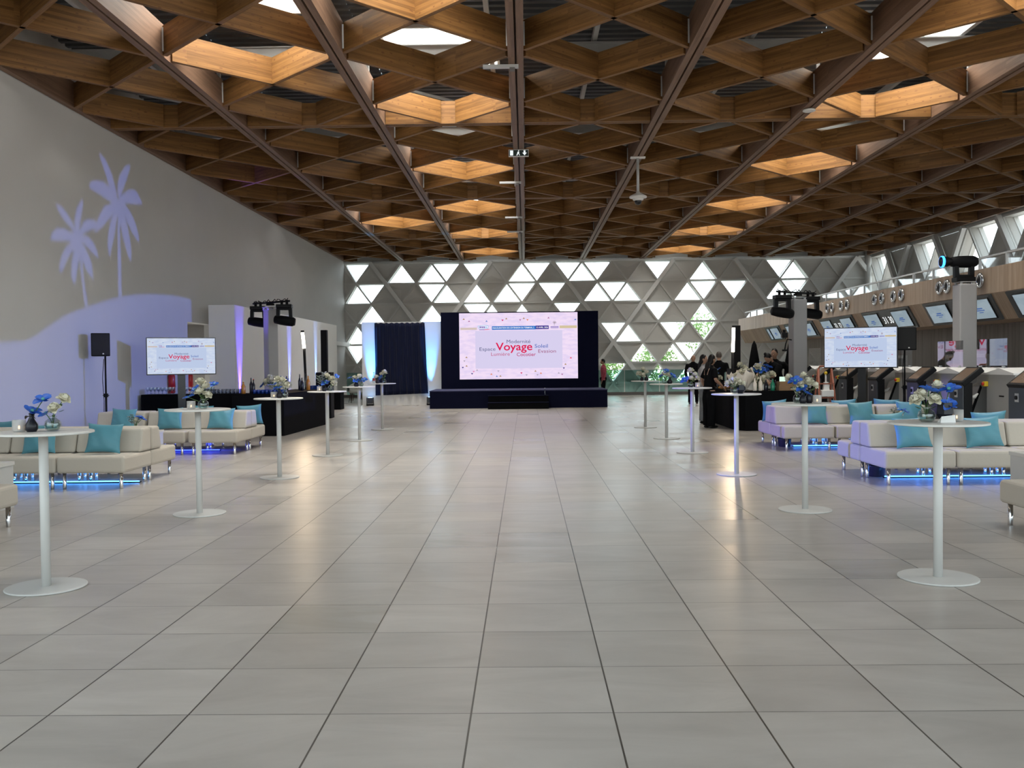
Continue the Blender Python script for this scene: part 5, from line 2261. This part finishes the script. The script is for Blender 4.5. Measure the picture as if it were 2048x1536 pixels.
dress(-3.26, 18.3, 'left', 'fifth nearest', [
    ('black', -.05, 0, .05), ('clear', .05, .0, .045),
    ('rose', -.08, 0, .17, 0, 1.3), ('rose', .02, 0, .19, 1, 1.5), ('blue', -.16, 0, .17, 0, 1.2), ('blue', -.06, -.02, .12, 0, 1.4), ('blue', .1, 0, .12, 1, 1.4)])
dress(2.70, 18.05, 'right', 'fifth nearest', [
    ('clear', -.03, .0, .06), ('black', .07, .0, .05),
    ('rose', -.04, 0, .18, 0, 1.5), ('rose', .04, .02, .16, 0, 1.3), ('blue', -.1, 0, .14, 0, 1.4), ('blue', .0, 0, .24, 0, 1.3), ('blue', .12, 0, .15, 1, 1.5)])
dress(-3.27, 21.3, 'left', 'farthest', [
    ('black', -.10, 0, .045), ('clear', .06, .0, .045),
    ('rose', -.12, 0, .14, 0, 1.4), ('rose', .06, 0, .24, 1, 1.7), ('rose', .0, 0, .21, 1, 1.2), ('blue', -.02, -.02, .13, 1, 1.4)])
dress(2.69, 21.15, 'right', 'farthest', [
    ('black', -.07, 0, .04), ('black', .03, .0, .05),
    ('rose', -.14, 0, .16, 0, 1.5), ('rose', -.05, 0, .25, 0, 1.5), ('rose', .04, 0, .18, 1, 1.5), ('rose', -.05, .0, .12, 0, 1.5)])
# bottle on the farthest left table
t = thing('drink_bottle', 'small clear bottle with a red label on the farthest left table', 'bottle', (-3.45, 21.3, 1.053))
b = MB()
b.lathe([(.028, 0), (.032, .02), (.032, .15), (.012, .20), (.012, .235)], (0, 0, 0), 14)
b.build('body', M_clearplastic, t)
b = MB()
b.lathe([(.0325, .06), (.0325, .12)], (0, 0, 0), 14, True, False, False)
b.build('label', mat('red_label', (.5, .06, .05), .5), t)
b = MB()
b.lathe([(.014, .235), (.014, .255)], (0, 0, 0), 10)
b.build('cap', M_curb, t)
# white napkin card on the nearest right table
b = MB()
b.v += [(-.05, 0, 0), (.05, 0, 0), (.06, .03, .05), (-.03, .03, .04), (-.05, .05, 0), (.05, .06, 0)]
b.face((0, 1, 2, 3)); b.face((3, 2, 5, 4)); b.face((0, 4, 5, 1))
o = b.build('folded_card', M_white, None, (2.775, 6.20, 1.0535))
tag(o, 'small folded white card in front of the black vase, nearest right table', 'card')
# flowers on the low tables between the sofas
for x, y, z, side in ((-5.95, 14.2, .50, 'left'), (5.55, 14.05, .50, 'right')):
    wl = 'cube table between the %s sofas' % side
    vase_clear((x, y, z), 'small clear vase on the ' + wl, .05, .09, 'small vases on low tables')
    for k, (kd, dx, dz) in enumerate([('sprig', -.10, .22), ('sprig', -.04, .25), ('blue', .06, .21), ('blue', .10, .19), ('rose', .02, .17)]):
        flower(kd, (x, y, z + .02), (x + dx, y, z + dz), '%s, %s of the vase on the %s' % ({'sprig': 'silvery leafy sprig', 'blue': 'blue flower', 'rose': 'ivory rose'}[kd], ['far left', 'near left', 'near right', 'far right', 'middle'][k], wl), 'flowers on the low tables', 1.2)

# ------------------------------------------------------------------ left bar: glasses, bottles, flowers
def wine_glass():
    t = thing('wine_glass', 'x', 'glass')
    b = MB()
    b.lathe([(.032, 0), (.030, .003), (.004, .006), (.004, .055), (.020, .07), (.034, .095), (.030, .145)], (0, 0, 0), 14, True, True, False)
    b.build('body', M_vglass, t)
    return t
M_gl = glassmat('drinking_glass', (.86, .90, .95), .28, .02)
def glass_obj(kind):
    b = MB()
    if kind == 'wine':
        b.lathe([(.034, 0), (.030, .004), (.005, .007), (.005, .06), (.022, .072), (.036, .10), (.031, .15)], (0, 0, 0), 14, True, True, False)
    else:
        b.lathe([(.028, 0), (.036, .10), (.033, .10), (.026, .01)], (0, 0, 0), 14, True, True, True)
    return b.build('wine_glass' if kind == 'wine' else 'tumbler', M_gl)
g0 = glass_obj('wine')
rr = random.Random(5)
first = True
for grp, x0, n_, y0, lab in [('a', -8.10, 10, 19.98, 'stemmed glass in the rows on the wall end of the left bar'), ('b', -7.42, 9, 19.98, 'stemmed glass in the rows left of the television column')]:
    for r_ in range(3):
        for k in range(n_ - (3 if grp == 'a' else 0)):
            o = g0 if first else g0.copy()
            if not first: COL.objects.link(o)
            first = False
            o.location = (x0 + k * .083 + .03 * (r_ % 2), y0 + r_ * .09, .89)
            tag(o, lab, 'glass', 'stemmed glasses ' + ('by the wall' if grp == 'a' else 'left of the television column') + ' on the left bar')
t0 = glass_obj('tumbler')
first = True
for r_ in range(3):
    for k in range(11):
        o = t0 if first else t0.copy()
        if not first: COL.objects.link(o)
        first = False
        o.location = (-6.95 + k * .082 + .03 * (r_ % 2), 19.95 + r_ * .09, .89)
        tag(o, 'tumbler in the rows right of the television column on the left bar', 'glass', 'tumblers on the left bar')
M_amber = mat('amber_juice', (.38, .16, .03), .25, var=.1)
M_dark = mat('dark_bottle_glass', (.012, .012, .02), .12)
M_orange = mat('orange_juice', (.50, .20, .03), .2, var=.1)
M_bluegl = mat('blue_glassware', (.01, .04, .22), .15)
def bottle(x, y, z, h, r, m, lab, capm=None, grp='bottles on the bars'):
    t = thing('bottle', lab, 'bottle', (x, y, z), 0, grp)
    b = MB()
    b.lathe([(r * .9, 0), (r, .01), (r, h * .58), (r * .35, h * .78), (r * .35, h * .95)], (0, 0, 0), 16)
    b.build('body', m, t)
    b = MB()
    b.lathe([(r * .4, h * .95), (r * .4, h)], (0, 0, 0), 12)
    b.build('cap', capm or M_white, t)
BT = .89
bottle(-5.98, 19.80, BT, .27, .045, M_amber, 'squat bottle of amber juice at the left corner of the left bar', M_white)
bottle(-5.86, 19.95, BT, .34, .035, M_dark, 'dark bottle behind the amber juice on the left bar', M_curb)
bottle(-5.78, 19.85, BT, .31, .035, M_dark, 'dark bottle with red tint right of the amber juice', M_red)
bottle(-5.16, 22.2, BT, .36, .045, M_orange, 'tall carafe of orange juice beside the tube lamp on the left bar', M_white)
bottle(-5.26, 22.0, BT, .30, .040, M_dark, 'dark bottle left of the orange juice carafe', M_curb)
bottle(-5.40, 22.35, BT, .38, .035, M_dark, 'tall dark bottle behind the orange juice carafe', M_curb)
bottle(-5.52, 21.6, BT, .36, .033, M_dark, 'slim dark bottle behind the white flowers on the left bar', M_white)
bottle(-5.33, 22.6, BT, .42, .040, M_clearplastic, 'tall clear jug behind the left bar carafe', M_dark)
first = None
for k in range(8):
    for r_ in range(2):
        if first is None:
            b = MB()
            b.lathe([(.030, 0), (.038, .085), (.034, .085), (.028, .01)], (0, 0, 0), 14, True, True, True)
            o = first = b.build('blue_tumbler', M_bluegl)
        else:
            o = first.copy(); COL.objects.link(o)
        o.location = (-5.72 + k * .085, 19.72 + r_ * .10, BT)
        tag(o, 'dark blue tumbler in the rows at the front edge of the left bar', 'glass', 'blue tumblers on the left bar')
for k, (x, y) in enumerate([(-5.25, 22.75), (-5.12, 22.85)]):
    b = MB()
    b.box(-.07, .07, -.08, .08, 0, .10)
    o = b.build('blue_box', M_bluegl, None, (x, y, BT), bevel=.006)
    tag(o, 'dark blue box %s at the far end of the left bar' % ['left', 'right'][k], 'box', 'blue boxes on the left bar')
# folded napkins / plates stack
b = MB()
for k in range(6):
    b.lathe([(.02, k * .012), (.10, k * .012 + .010), (.105, k * .012 + .013)], (0, 0, 0), 20, False)
o = b.build('plate_stack', M_white, None, (-5.33, 20.5, BT))
tag(o, 'stack of white plates in front of the bottles on the left bar', 'plates')
# bar bouquets
def bouquet(x, y, z, lab, spec, vr=.07, vh=.16, clear=True):
    if clear: vase_clear((x, y, z), 'clear vase of the ' + lab, vr, vh, 'vases of bar bouquets')
    else: vase_black((x, y, z), 'dark vase of the ' + lab, vr, vh, False, 'vases of bar bouquets')
    cnt = {}
    for kd, dx, dy, dz, sc in spec:
        cnt[kd] = cnt.get(kd, 0) + 1
        side = 'left side' if dx < -.07 else ('right side' if dx > .07 else 'middle')
        hh = 'low' if dz < .2 else ('high' if dz > .3 else 'midway')
        flower(kd, (x, y, z + .02), (x + dx, y + dy, z + dz), '%s, %s at the %s of the %s' % ({'sprig': 'leafy sprig', 'blue': 'blue flower', 'rose': 'ivory bloom'}[kd], hh, side, lab), 'blooms of the ' + lab, sc)
bouquet(-5.42, 20.3, BT, 'near bouquet, left bar', [('rose', -.20, 0, .24, 2.0), ('rose', -.08, -.05, .29, 2.2), ('rose', .02, 0, .24, 2.2), ('rose', .14, -.05, .22, 2.2), ('rose', .26, 0, .16, 2.0), ('rose', .08, -.1, .16, 2.0), ('blue', -.28, 0, .18, 1.8), ('blue', .16, .1, .30, 1.8), ('sprig', -.18, .05, .33, 2.0), ('rose', -.15, .08, .35, 1.4)], clear=False)
bouquet(4.6, 22.3, .84, 'small bouquet, right bar', [('rose', 0, 0, .24, 1.6), ('blue', -.12, 0, .34, 1.8), ('blue', -.05, 0, .42, 1.8), ('blue', -.16, 0, .24, 1.8)])
bouquet(5.0, 20.2, .84, 'big bouquet, right bar', [('rose', -.20, 0, .30, 2.0), ('rose', -.10, -.08, .25, 2.0), ('rose', .06, -.08, .24, 2.2), ('rose', .16, 0, .28, 2.2), ('rose', .28, 0, .34, 2.0), ('rose', -.02, 0, .50, 2.0), ('rose', -.30, .05, .48, 1.8), ('rose', -.38, .05, .55, 1.6),
    ('blue', -.22, -.03, .38, 2.0), ('blue', -.1, 0, .42, 2.0), ('blue', .03, -.03, .42, 2.0), ('blue', .14, 0, .44, 2.0), ('blue', .2, 0, .50, 1.8), ('blue', .0, .05, .55, 1.8), ('blue', -.28, 0, .24, 2.0), ('sprig', .1, .05, .52, 2.0), ('sprig', -.36, .05, .50, 2.0), ('rose', .1, 0, .16, 1.8)], .07, .2)
# wrapped paper bouquet, bottles, wooden boxes and card on the right bar
M_paper = mat('cream_paper_wrap', (.84, .76, .66), .6, var=.10, scale=8)
t = thing('paper_bouquet', 'large cream paper-wrapped bouquet on the right bar', 'bouquet', (4.69, 20.06, .85))
t.rotation_euler = (.12, -.30, 0)
t.scale = (1.2, 1.2, 1.2)
b = MB()
r_ = random.Random(4)
K, J = 30, 7
n = len(b.v)
for j in range(J + 1):
    for k in range(K):
        a = 2 * PI * k / K
        f = j / J
        rad = .025 + .20 * math.sin(f * 1.75) * (1 + .16 * math.sin(k * 2.7) * f + .08 * math.sin(k * 5.1 + j))
        zz = .01 + .33 * f + .045 * math.sin(k * 1.9) * f + .02 * math.sin(k * 4.3) * f
        b.v.append((rad * math.cos(a), rad * .7 * math.sin(a), zz))
for j in range(J):
    for k in range(K):
        a, c = n + j * K + k, n + j * K + (k + 1) % K
        b.face((a, c, c + K, a + K), None, True)
o = b.build('wrapping', M_paper, t)
b = MB()
for k in range(14):
    a = k * 2.4
    q = .16 * math.sqrt(k / 14)
    M = Matrix.Translation((q * math.cos(a), q * .7 * math.sin(a), .30 + .02 * (k % 3)))
    for p_ in range(5):
        petal(b, M @ Matrix.Rotation(p_ * 1.26, 4, 'Z'), .055, .022, .9, .01, 3, 2)
b.build('blooms', M_rose, t)
for k, (x, y, h, r, m) in enumerate([(4.84, 19.88, .27, .042, M_paper), (4.96, 19.88, .30, .042, M_paper), (5.08, 19.9, .24, .045, M_dark), (5.22, 19.90, .25, .045, mat('green_bottle', (.02, .22, .13), .2)), (5.34, 20.15, .22, .035, M_dark)]):
    bottle(x, y, .84, h, r, m, ['left cream bottle on the right bar', 'right, taller cream bottle on the right bar', 'dark squat bottle between cream and green bottles', 'green bottle beside the wooden boxes', 'small dark bottle behind the green bottle'][k], M_curb if k > 1 else M_paper)
M_ply = mat('brown_wood_box', (.26, .15, .07), .6, var=.2, scale=12)
for k, (x, y, z, w, h) in enumerate([(5.62, 19.98, .84, .56, .10), (5.56, 19.98, .94, .42, .09)]):
    t = thing('wooden_box', ['lower wider wooden tray on the right bar', 'upper wooden box stacked on the tray of the right bar'][k], 'box', (x, y, z), 0, 'wooden boxes on the right bar')
    b = MB()
    b.box(-w / 2, w / 2, -.14, .14, 0, .015)
    b.box(-w / 2, w / 2, -.14, -.125, .015, h)
    b.box(-w / 2, w / 2, .125, .14, .015, h)
    b.box(-w / 2, -w / 2 + .015, -.125, .125, .015, h)
    b.box(w / 2 - .015, w / 2, -.125, .125, .015, h)
    b.build('body', M_ply, t)
    b = MB()
    b.box(-.04, .04, -.145, -.14, h * .5, h * .7)
    b.build('handle_slot', M_dark, t)
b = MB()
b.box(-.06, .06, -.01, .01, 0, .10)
o = b.build('lit_card', mat('pale_card', (.6, .75, .65), .4, emit=(.6, .85, .7), es=.35), None, (5.45, 19.99, 1.03))  # card is no lamp; its emission paints the light falling on it
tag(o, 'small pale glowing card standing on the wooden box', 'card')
# glasses and small food at the left end of the right bar
for k in range(9):
    b = MB()
    b.lathe([(.02, 0), (.035, .02), (.03, .05)], (0, 0, 0), 12)
    o = b.build('snack_pot', M_ply if k % 2 else M_amber, None, (4.48 + (k % 3) * .11, 21.4 + (k // 3) * .16, .84))
    tag(o, 'small brown snack pot at the left end of the right bar', 'pot', 'snack pots on the right bar')
# ================================================================== PEOPLE
M_skin = mat('skin_tan', (.42, .24, .16), .55, var=.05)
M_skin2 = mat('skin_light', (.50, .31, .22), .55, var=.05)
M_hair = mat('black_hair', (.008, .006, .006), .5, spec=.3, var=.3, scale=60)
M_hair2 = mat('grey_stubble', (.10, .08, .07), .7, var=.3, scale=90)
M_bshirt = mat('black_shirt_cotton', (.006, .006, .007), .85, spec=.1, var=.2)
M_btrous = mat('black_trousers', (.004, .004, .005), .85, spec=.1, var=.2)
M_shoe = mat('black_shoes', (.005, .005, .005), .4, spec=.3)
M_greyknit = mat('light_grey_cardigan', (.42, .40, .40), .9, var=.1, scale=20)
M_greytr = mat('grey_patterned_trousers', (.20, .21, .22), .85, var=.5, scale=9)
M_pink = mat('red_patterned_blouse', (.35, .05, .08), .8, var=.9, scale=14)
M_white_cloth = mat('white_apron', (.55, .55, .55), .8, var=.05)
M_eye = mat('dark_eyes', (.01, .01, .01), .2)


def remesh(o, vox, it=3):
    m = o.modifiers.new('fuse', 'REMESH')
    m.mode = 'VOXEL'
    m.voxel_size = vox
    m.use_smooth_shade = True
    s = o.modifiers.new('smooth', 'SMOOTH')
    s.factor = .6
    s.iterations = it


def person(loc, rz, label, H=1.70, lean=0., leanx=0., arms=None, legs=None, head=(0, 0), shirt=M_bshirt, trousers=M_btrous, skin=M_skin, hair='short', hairm=M_hair,
           sleeve='short', wide=1., wideleg=False, badge=False, apron=False, crossed=False):
    t = thing('person', label, 'person', loc, rz)
    k = H / 1.74
    hip = Vector((0, 0, .95))
    Rm = Matrix.Translation(hip) @ Matrix.Rotation(R(lean), 4, 'X') @ Matrix.Rotation(R(leanx), 4, 'Y') @ Matrix.Translation(-hip)
    def U(x, y, z): return Rm @ Vector((x, y, z))
    def K(b):
        b.v = [(v[0] * k, v[1] * k, v[2] * k) for v in b.v]
        return b
    sh = [U(-.178 * wide, .01, 1.385), U(.178 * wide, .01, 1.385)]
    if arms is None:
        arms = [((-.25, .03, 1.13), (-.25, -.06, .86)), ((.25, .03, 1.13), (.25, -.06, .86))]
    if legs is None:
        legs = [((-.10, -.01, .50), (-.11, .02, .08)), ((.10, -.01, .50), (.12, .0, .08))]
    hp, hy = head
    # ---- skin: one continuous body
    b = MB()
    nk = U(0, .015, 1.48)
    HM = Rm @ Matrix.Translation((0, -.005, 1.56)) @ Matrix.Rotation(R(hy), 4, 'Z') @ Matrix.Rotation(R(hp), 4, 'X')
    hc = HM @ Vector((0, 0, .07))
    rot3 = HM.to_3x3().to_4x4()
    b.tube([U(0, .02, 1.34), nk, HM @ Vector((0, .01, .0))], [.060, .054, .052], 14)
    b.ball(hc, (.074, .092, .112), 20, 14, rot3)
    b.ball(HM @ Vector((0, -.03, .015)), (.052, .058, .055), 14, 10, rot3)          # jaw
    b.ball(HM @ Vector((0, -.093, .055)), (.013, .022, .022), 8, 6, rot3)           # nose
    b.ball(HM @ Vector((0, -.086, .010)), (.022, .010, .009), 8, 6, rot3)           # lips
    for s in (-1, 1):
        b.ball(HM @ Vector((s * .076, .01, .06)), (.012, .022, .032), 8, 6, rot3)   # ears
    b.tube([U(0, .0, .92), U(0, .0, 1.15), U(0, .015, 1.38)], [.10, .09, .08], 16)
    for i, (el, hd_) in enumerate(arms):
        el, hd_ = Vector(el), Vector(hd_)
        b.tube([sh[i], (sh[i] + el) / 2, el], [.052, .047, .040], 12)
        b.tube([el, (el * .6 + hd_ * .4), hd_], [.041, .040, .026], 12)
        d = (hd_ - el).normalized()
        side = d.cross(Vector((0, 1, 0) if abs(d.y) < .8 else (1, 0, 0))).normalized()
        pn = d.cross(side).normalized()
        Mh = Matrix((side, d, pn)).transposed().to_4x4()
        Mh.translation = hd_
        b.ball(Mh @ Vector((0, .045, 0)), (.040, .052, .017), 12, 8, Mh.to_3x3().to_4x4())
        for f in range(4):
            x0 = -.030 + .020 * f
            L_ = (.062, .075, .070, .055)[f]
            b.tube([Mh @ Vector((x0, .075, 0)), Mh @ Vector((x0 * 1.15, .085 + L_ * .5, -.008)), Mh @ Vector((x0 * 1.15, .085 + L_ * .9, -.030))], [.010, .0092, .0085], 7)
        ts = 1 if i == 0 else -1
        b.tube([Mh @ Vector((ts * .03, .015, 0)), Mh @ Vector((ts * .058, .045, -.01)), Mh @ Vector((ts * .060, .078, -.022))], [.013, .011, .009], 7)
    for kn, an in legs:
        kn, an = Vector(kn), Vector(an)
        b.tube([Vector((kn.x * .9, 0, .90)), kn, an], [.085, .052, .036], 12)
    o = K(b).build('body', skin, t)
    remesh(o, .0095, 2)
    # eyes and brows
    for s in (-1, 1):
        b = MB()
        b.ball(HM @ Vector((s * .028, -.083, .075)), (.0085, .006, .005), 8, 6, rot3)
        K(b).build('eye', M_eye, t)
    # ---- top
    b = MB()
    M4 = Rm
    rings = [(.86, .152, .112), (.92, .155, .112), (1.0, .150, .110), (1.15, .155, .112), (1.30, .180 * wide, .125), (1.38, .190 * wide, .115), (1.425, .158 * wide, .100), (1.465, .088, .078), (1.50, .064, .064)]
    n = len(b.v)
    K_ = 20
    for z, rx, ry in rings:
        for q in range(K_):
            a = 2 * PI * q / K_
            b.v.append(tuple(M4 @ Vector((rx * math.cos(a), ry * math.sin(a) + .01, z))))
    for j in range(len(rings) - 1):
        for q in range(K_):
            a, c = n + j * K_ + q, n + j * K_ + (q + 1) % K_
            b.face((a, c, c + K_, a + K_))
    b.face([n + q for q in range(K_)][::-1])
    b.face([n + (len(rings) - 1) * K_ + q for q in range(K_)])
    for i, (el, hd_) in enumerate(arms):
        el, hd_ = Vector(el), Vector(hd_)
        b.ball(sh[i] + Vector((0, 0, -.012)), (.072, .072, .064), 14, 10)
        if sleeve == 'short':
            e = sh[i].lerp(el, .82)
            b.tube([sh[i] + Vector((0, 0, -.01)), sh[i].lerp(el, .4), e], [.070, .070, .066], 14)
        else:
            b.tube([sh[i] + Vector((0, 0, -.01)), sh[i].lerp(el, .5), el, el.lerp(hd_, .55), el.lerp(hd_, .95)], [.070, .062, .056, .050, .042], 14)
    o = K(b).build('shirt' if sleeve == 'short' else 'sweater', shirt, t)
    remesh(o, .013, 4)
    # ---- trousers
    b = MB()
    b.tube([(0, 0, .84), (0, 0, .93), (0, .0, 1.0)], [.12, .150, .142], 18)
    for kn, an in legs:
        kn, an = Vector(kn), Vector(an)
        tp_ = Vector((kn.x * .85, .0, .88))
        w2 = 1.45 if wideleg else 1.
        b.tube([tp_, tp_.lerp(kn, .5), kn, kn.lerp(an, .5), an + Vector((0, 0, -.02))], [.105, .098 * (1 + (w2 - 1) * .5), .074 * w2, .066 * w2, .062 * w2], 14)
    o = K(b).build('trousers', trousers, t)
    remesh(o, .014, 4)
    for i, (kn, an) in enumerate(legs):
        b = MB()
        x, y = an[0], an[1]
        b.ball((x, y - .055, .035), (.046, .135, .040), 14, 8)
        b.tube([(x, y, .03), (x, y, .10)], [.048, .042], 12)
        b.v = [(v[0], v[1], max(v[2], .001)) for v in b.v]
        K(b).build('shoe', M_shoe, t)
    # ---- hair
    if hair != 'bald':
        b = MB()
        b.ball(HM @ Vector((0, .018, .088)), (.082, .094, .106), 18, 12, rot3)
        if hair == 'long':
            for dx, dz, r1 in ((0, 1.43, .17), (-.05, 1.44, .13), (.05, 1.44, .13)):
                b.ball(U(dx, .085, dz), (.055, .045, r1), 14, 10, Rm.to_3x3().to_4x4())
            b.ball(HM @ Vector((0, .045, .02)), (.085, .065, .10), 14, 10, rot3)
        if hair == 'bun':
            b.ball(HM @ Vector((0, .03, .205)), (.038, .038, .030), 10, 8, rot3)
        o = K(b).build('hair', hairm, t)
        # keep the face free
        n_ = [v for v in b.v]
        if hair in ('long', 'bun', 'tail', 'short'):
            o.data.transform(Matrix.Identity(4))
            for v in o.data.vertices:
                lp = (HM.inverted() @ (v.co / k))
                if lp.y < -.030 and lp.z < .118:
                    lp.y = -.030 + (lp.y + .030) * .12
                    v.co = (HM @ lp) * k
        remesh(o, .010, 2)
        if hair == 'bun':
            b = MB()
            b.ball(HM @ Vector((0, -.045, -.005)), (.056, .050, .045), 12, 8, rot3)
            o = K(b).build('beard', hairm, t)
    else:
        b = MB()
        b.ball(HM @ Vector((0, .028, .062)), (.078, .082, .070), 18, 12, rot3)
        K(b).build('hair', M_hair2, t)
    if badge:
        b = MB()
        p = U(-.09, -.115, 1.30)
        b.ball(p, (.028, .006, .016), 10, 6, Rm.to_3x3().to_4x4())
        K(b).build('chest_badge', M_white, t)
    if apron:
        b = MB()
        b.tube([U(-.05, .03, 1.47), U(-.09, .10, 1.40), U(-.06, .125, 1.25)], .012, 6)
        b.tube([U(.05, .03, 1.47), U(.09, .10, 1.40), U(.06, .125, 1.25)], .012, 6)
        K(b).build('apron_straps', M_skin2, t)
    return t


person((2.93, 35.4, 0), R(-92), 'person with dark hair in a red patterned blouse standing right of the screen wall', 1.60, head=(12, 0), shirt=M_pink, hair='short', sleeve='long', wide=.88)
person((5.83, 32.7, 0), R(-6), 'bald person in a black sweater and trousers walking towards the room', 1.70, head=(24, 6), hair='bald', sleeve='long', wide=1.12,
       arms=[((-.265, .05, 1.12), (-.22, -.04, .88)), ((.265, .05, 1.12), (.22, -.04, .88))], legs=[((-.11, -.03, .50), (-.13, -.02, .08)), ((.11, .02, .50), (.13, .12, .08))])
person((4.23, 22.4, 0), R(78), 'person with long dark hair, grey cardigan and grey trousers near the right bar', 1.63, head=(10, 0), shirt=M_greyknit, trousers=M_greytr, hair='long', sleeve='long', wide=.9, wideleg=True)
person((4.05, 20.75, 0), R(112), 'person with long black hair all in black leaning an arm at the right bar end', 1.62, lean=-6 * -1, head=(8, 10), hair='long', sleeve='short', wide=.98, wideleg=True, apron=True,
       arms=[((-.25, -.02, 1.14), (-.20, -.24, .98)), ((.27, .03, 1.14), (.30, -.13, .88))])
person((5.47, 26.6, 0), R(172), 'person with short hair in a black shirt seen from behind, beyond the right bar', 1.74, head=(6, 0), hair='short', hairm=M_hair2, sleeve='short', wide=1.08, skin=M_skin2)
person((5.86, 21.75, 0), R(-62), 'bearded person with a hair bun leaning over the right bar in a black polo', 1.74, lean=27, head=(30, 10), hair='bun', badge=True, wide=1.1,
       arms=[((-.24, -.44, 1.14), (-.02, -.62, 1.12)), ((.26, -.40, 1.12), (.06, -.60, 1.07))])
person((6.02, 22.75, 0), R(-20), 'person in a black shirt with a hand on the hip, behind the bearded person', 1.76, lean=4, head=(14, -10), hair='short', wide=1.1, apron=False, trousers=M_white_cloth,
       arms=[((-.28, -.04, 1.14), (-.16, -.20, .98)), ((.36, .06, 1.17), (.19, -.06, 1.00))])
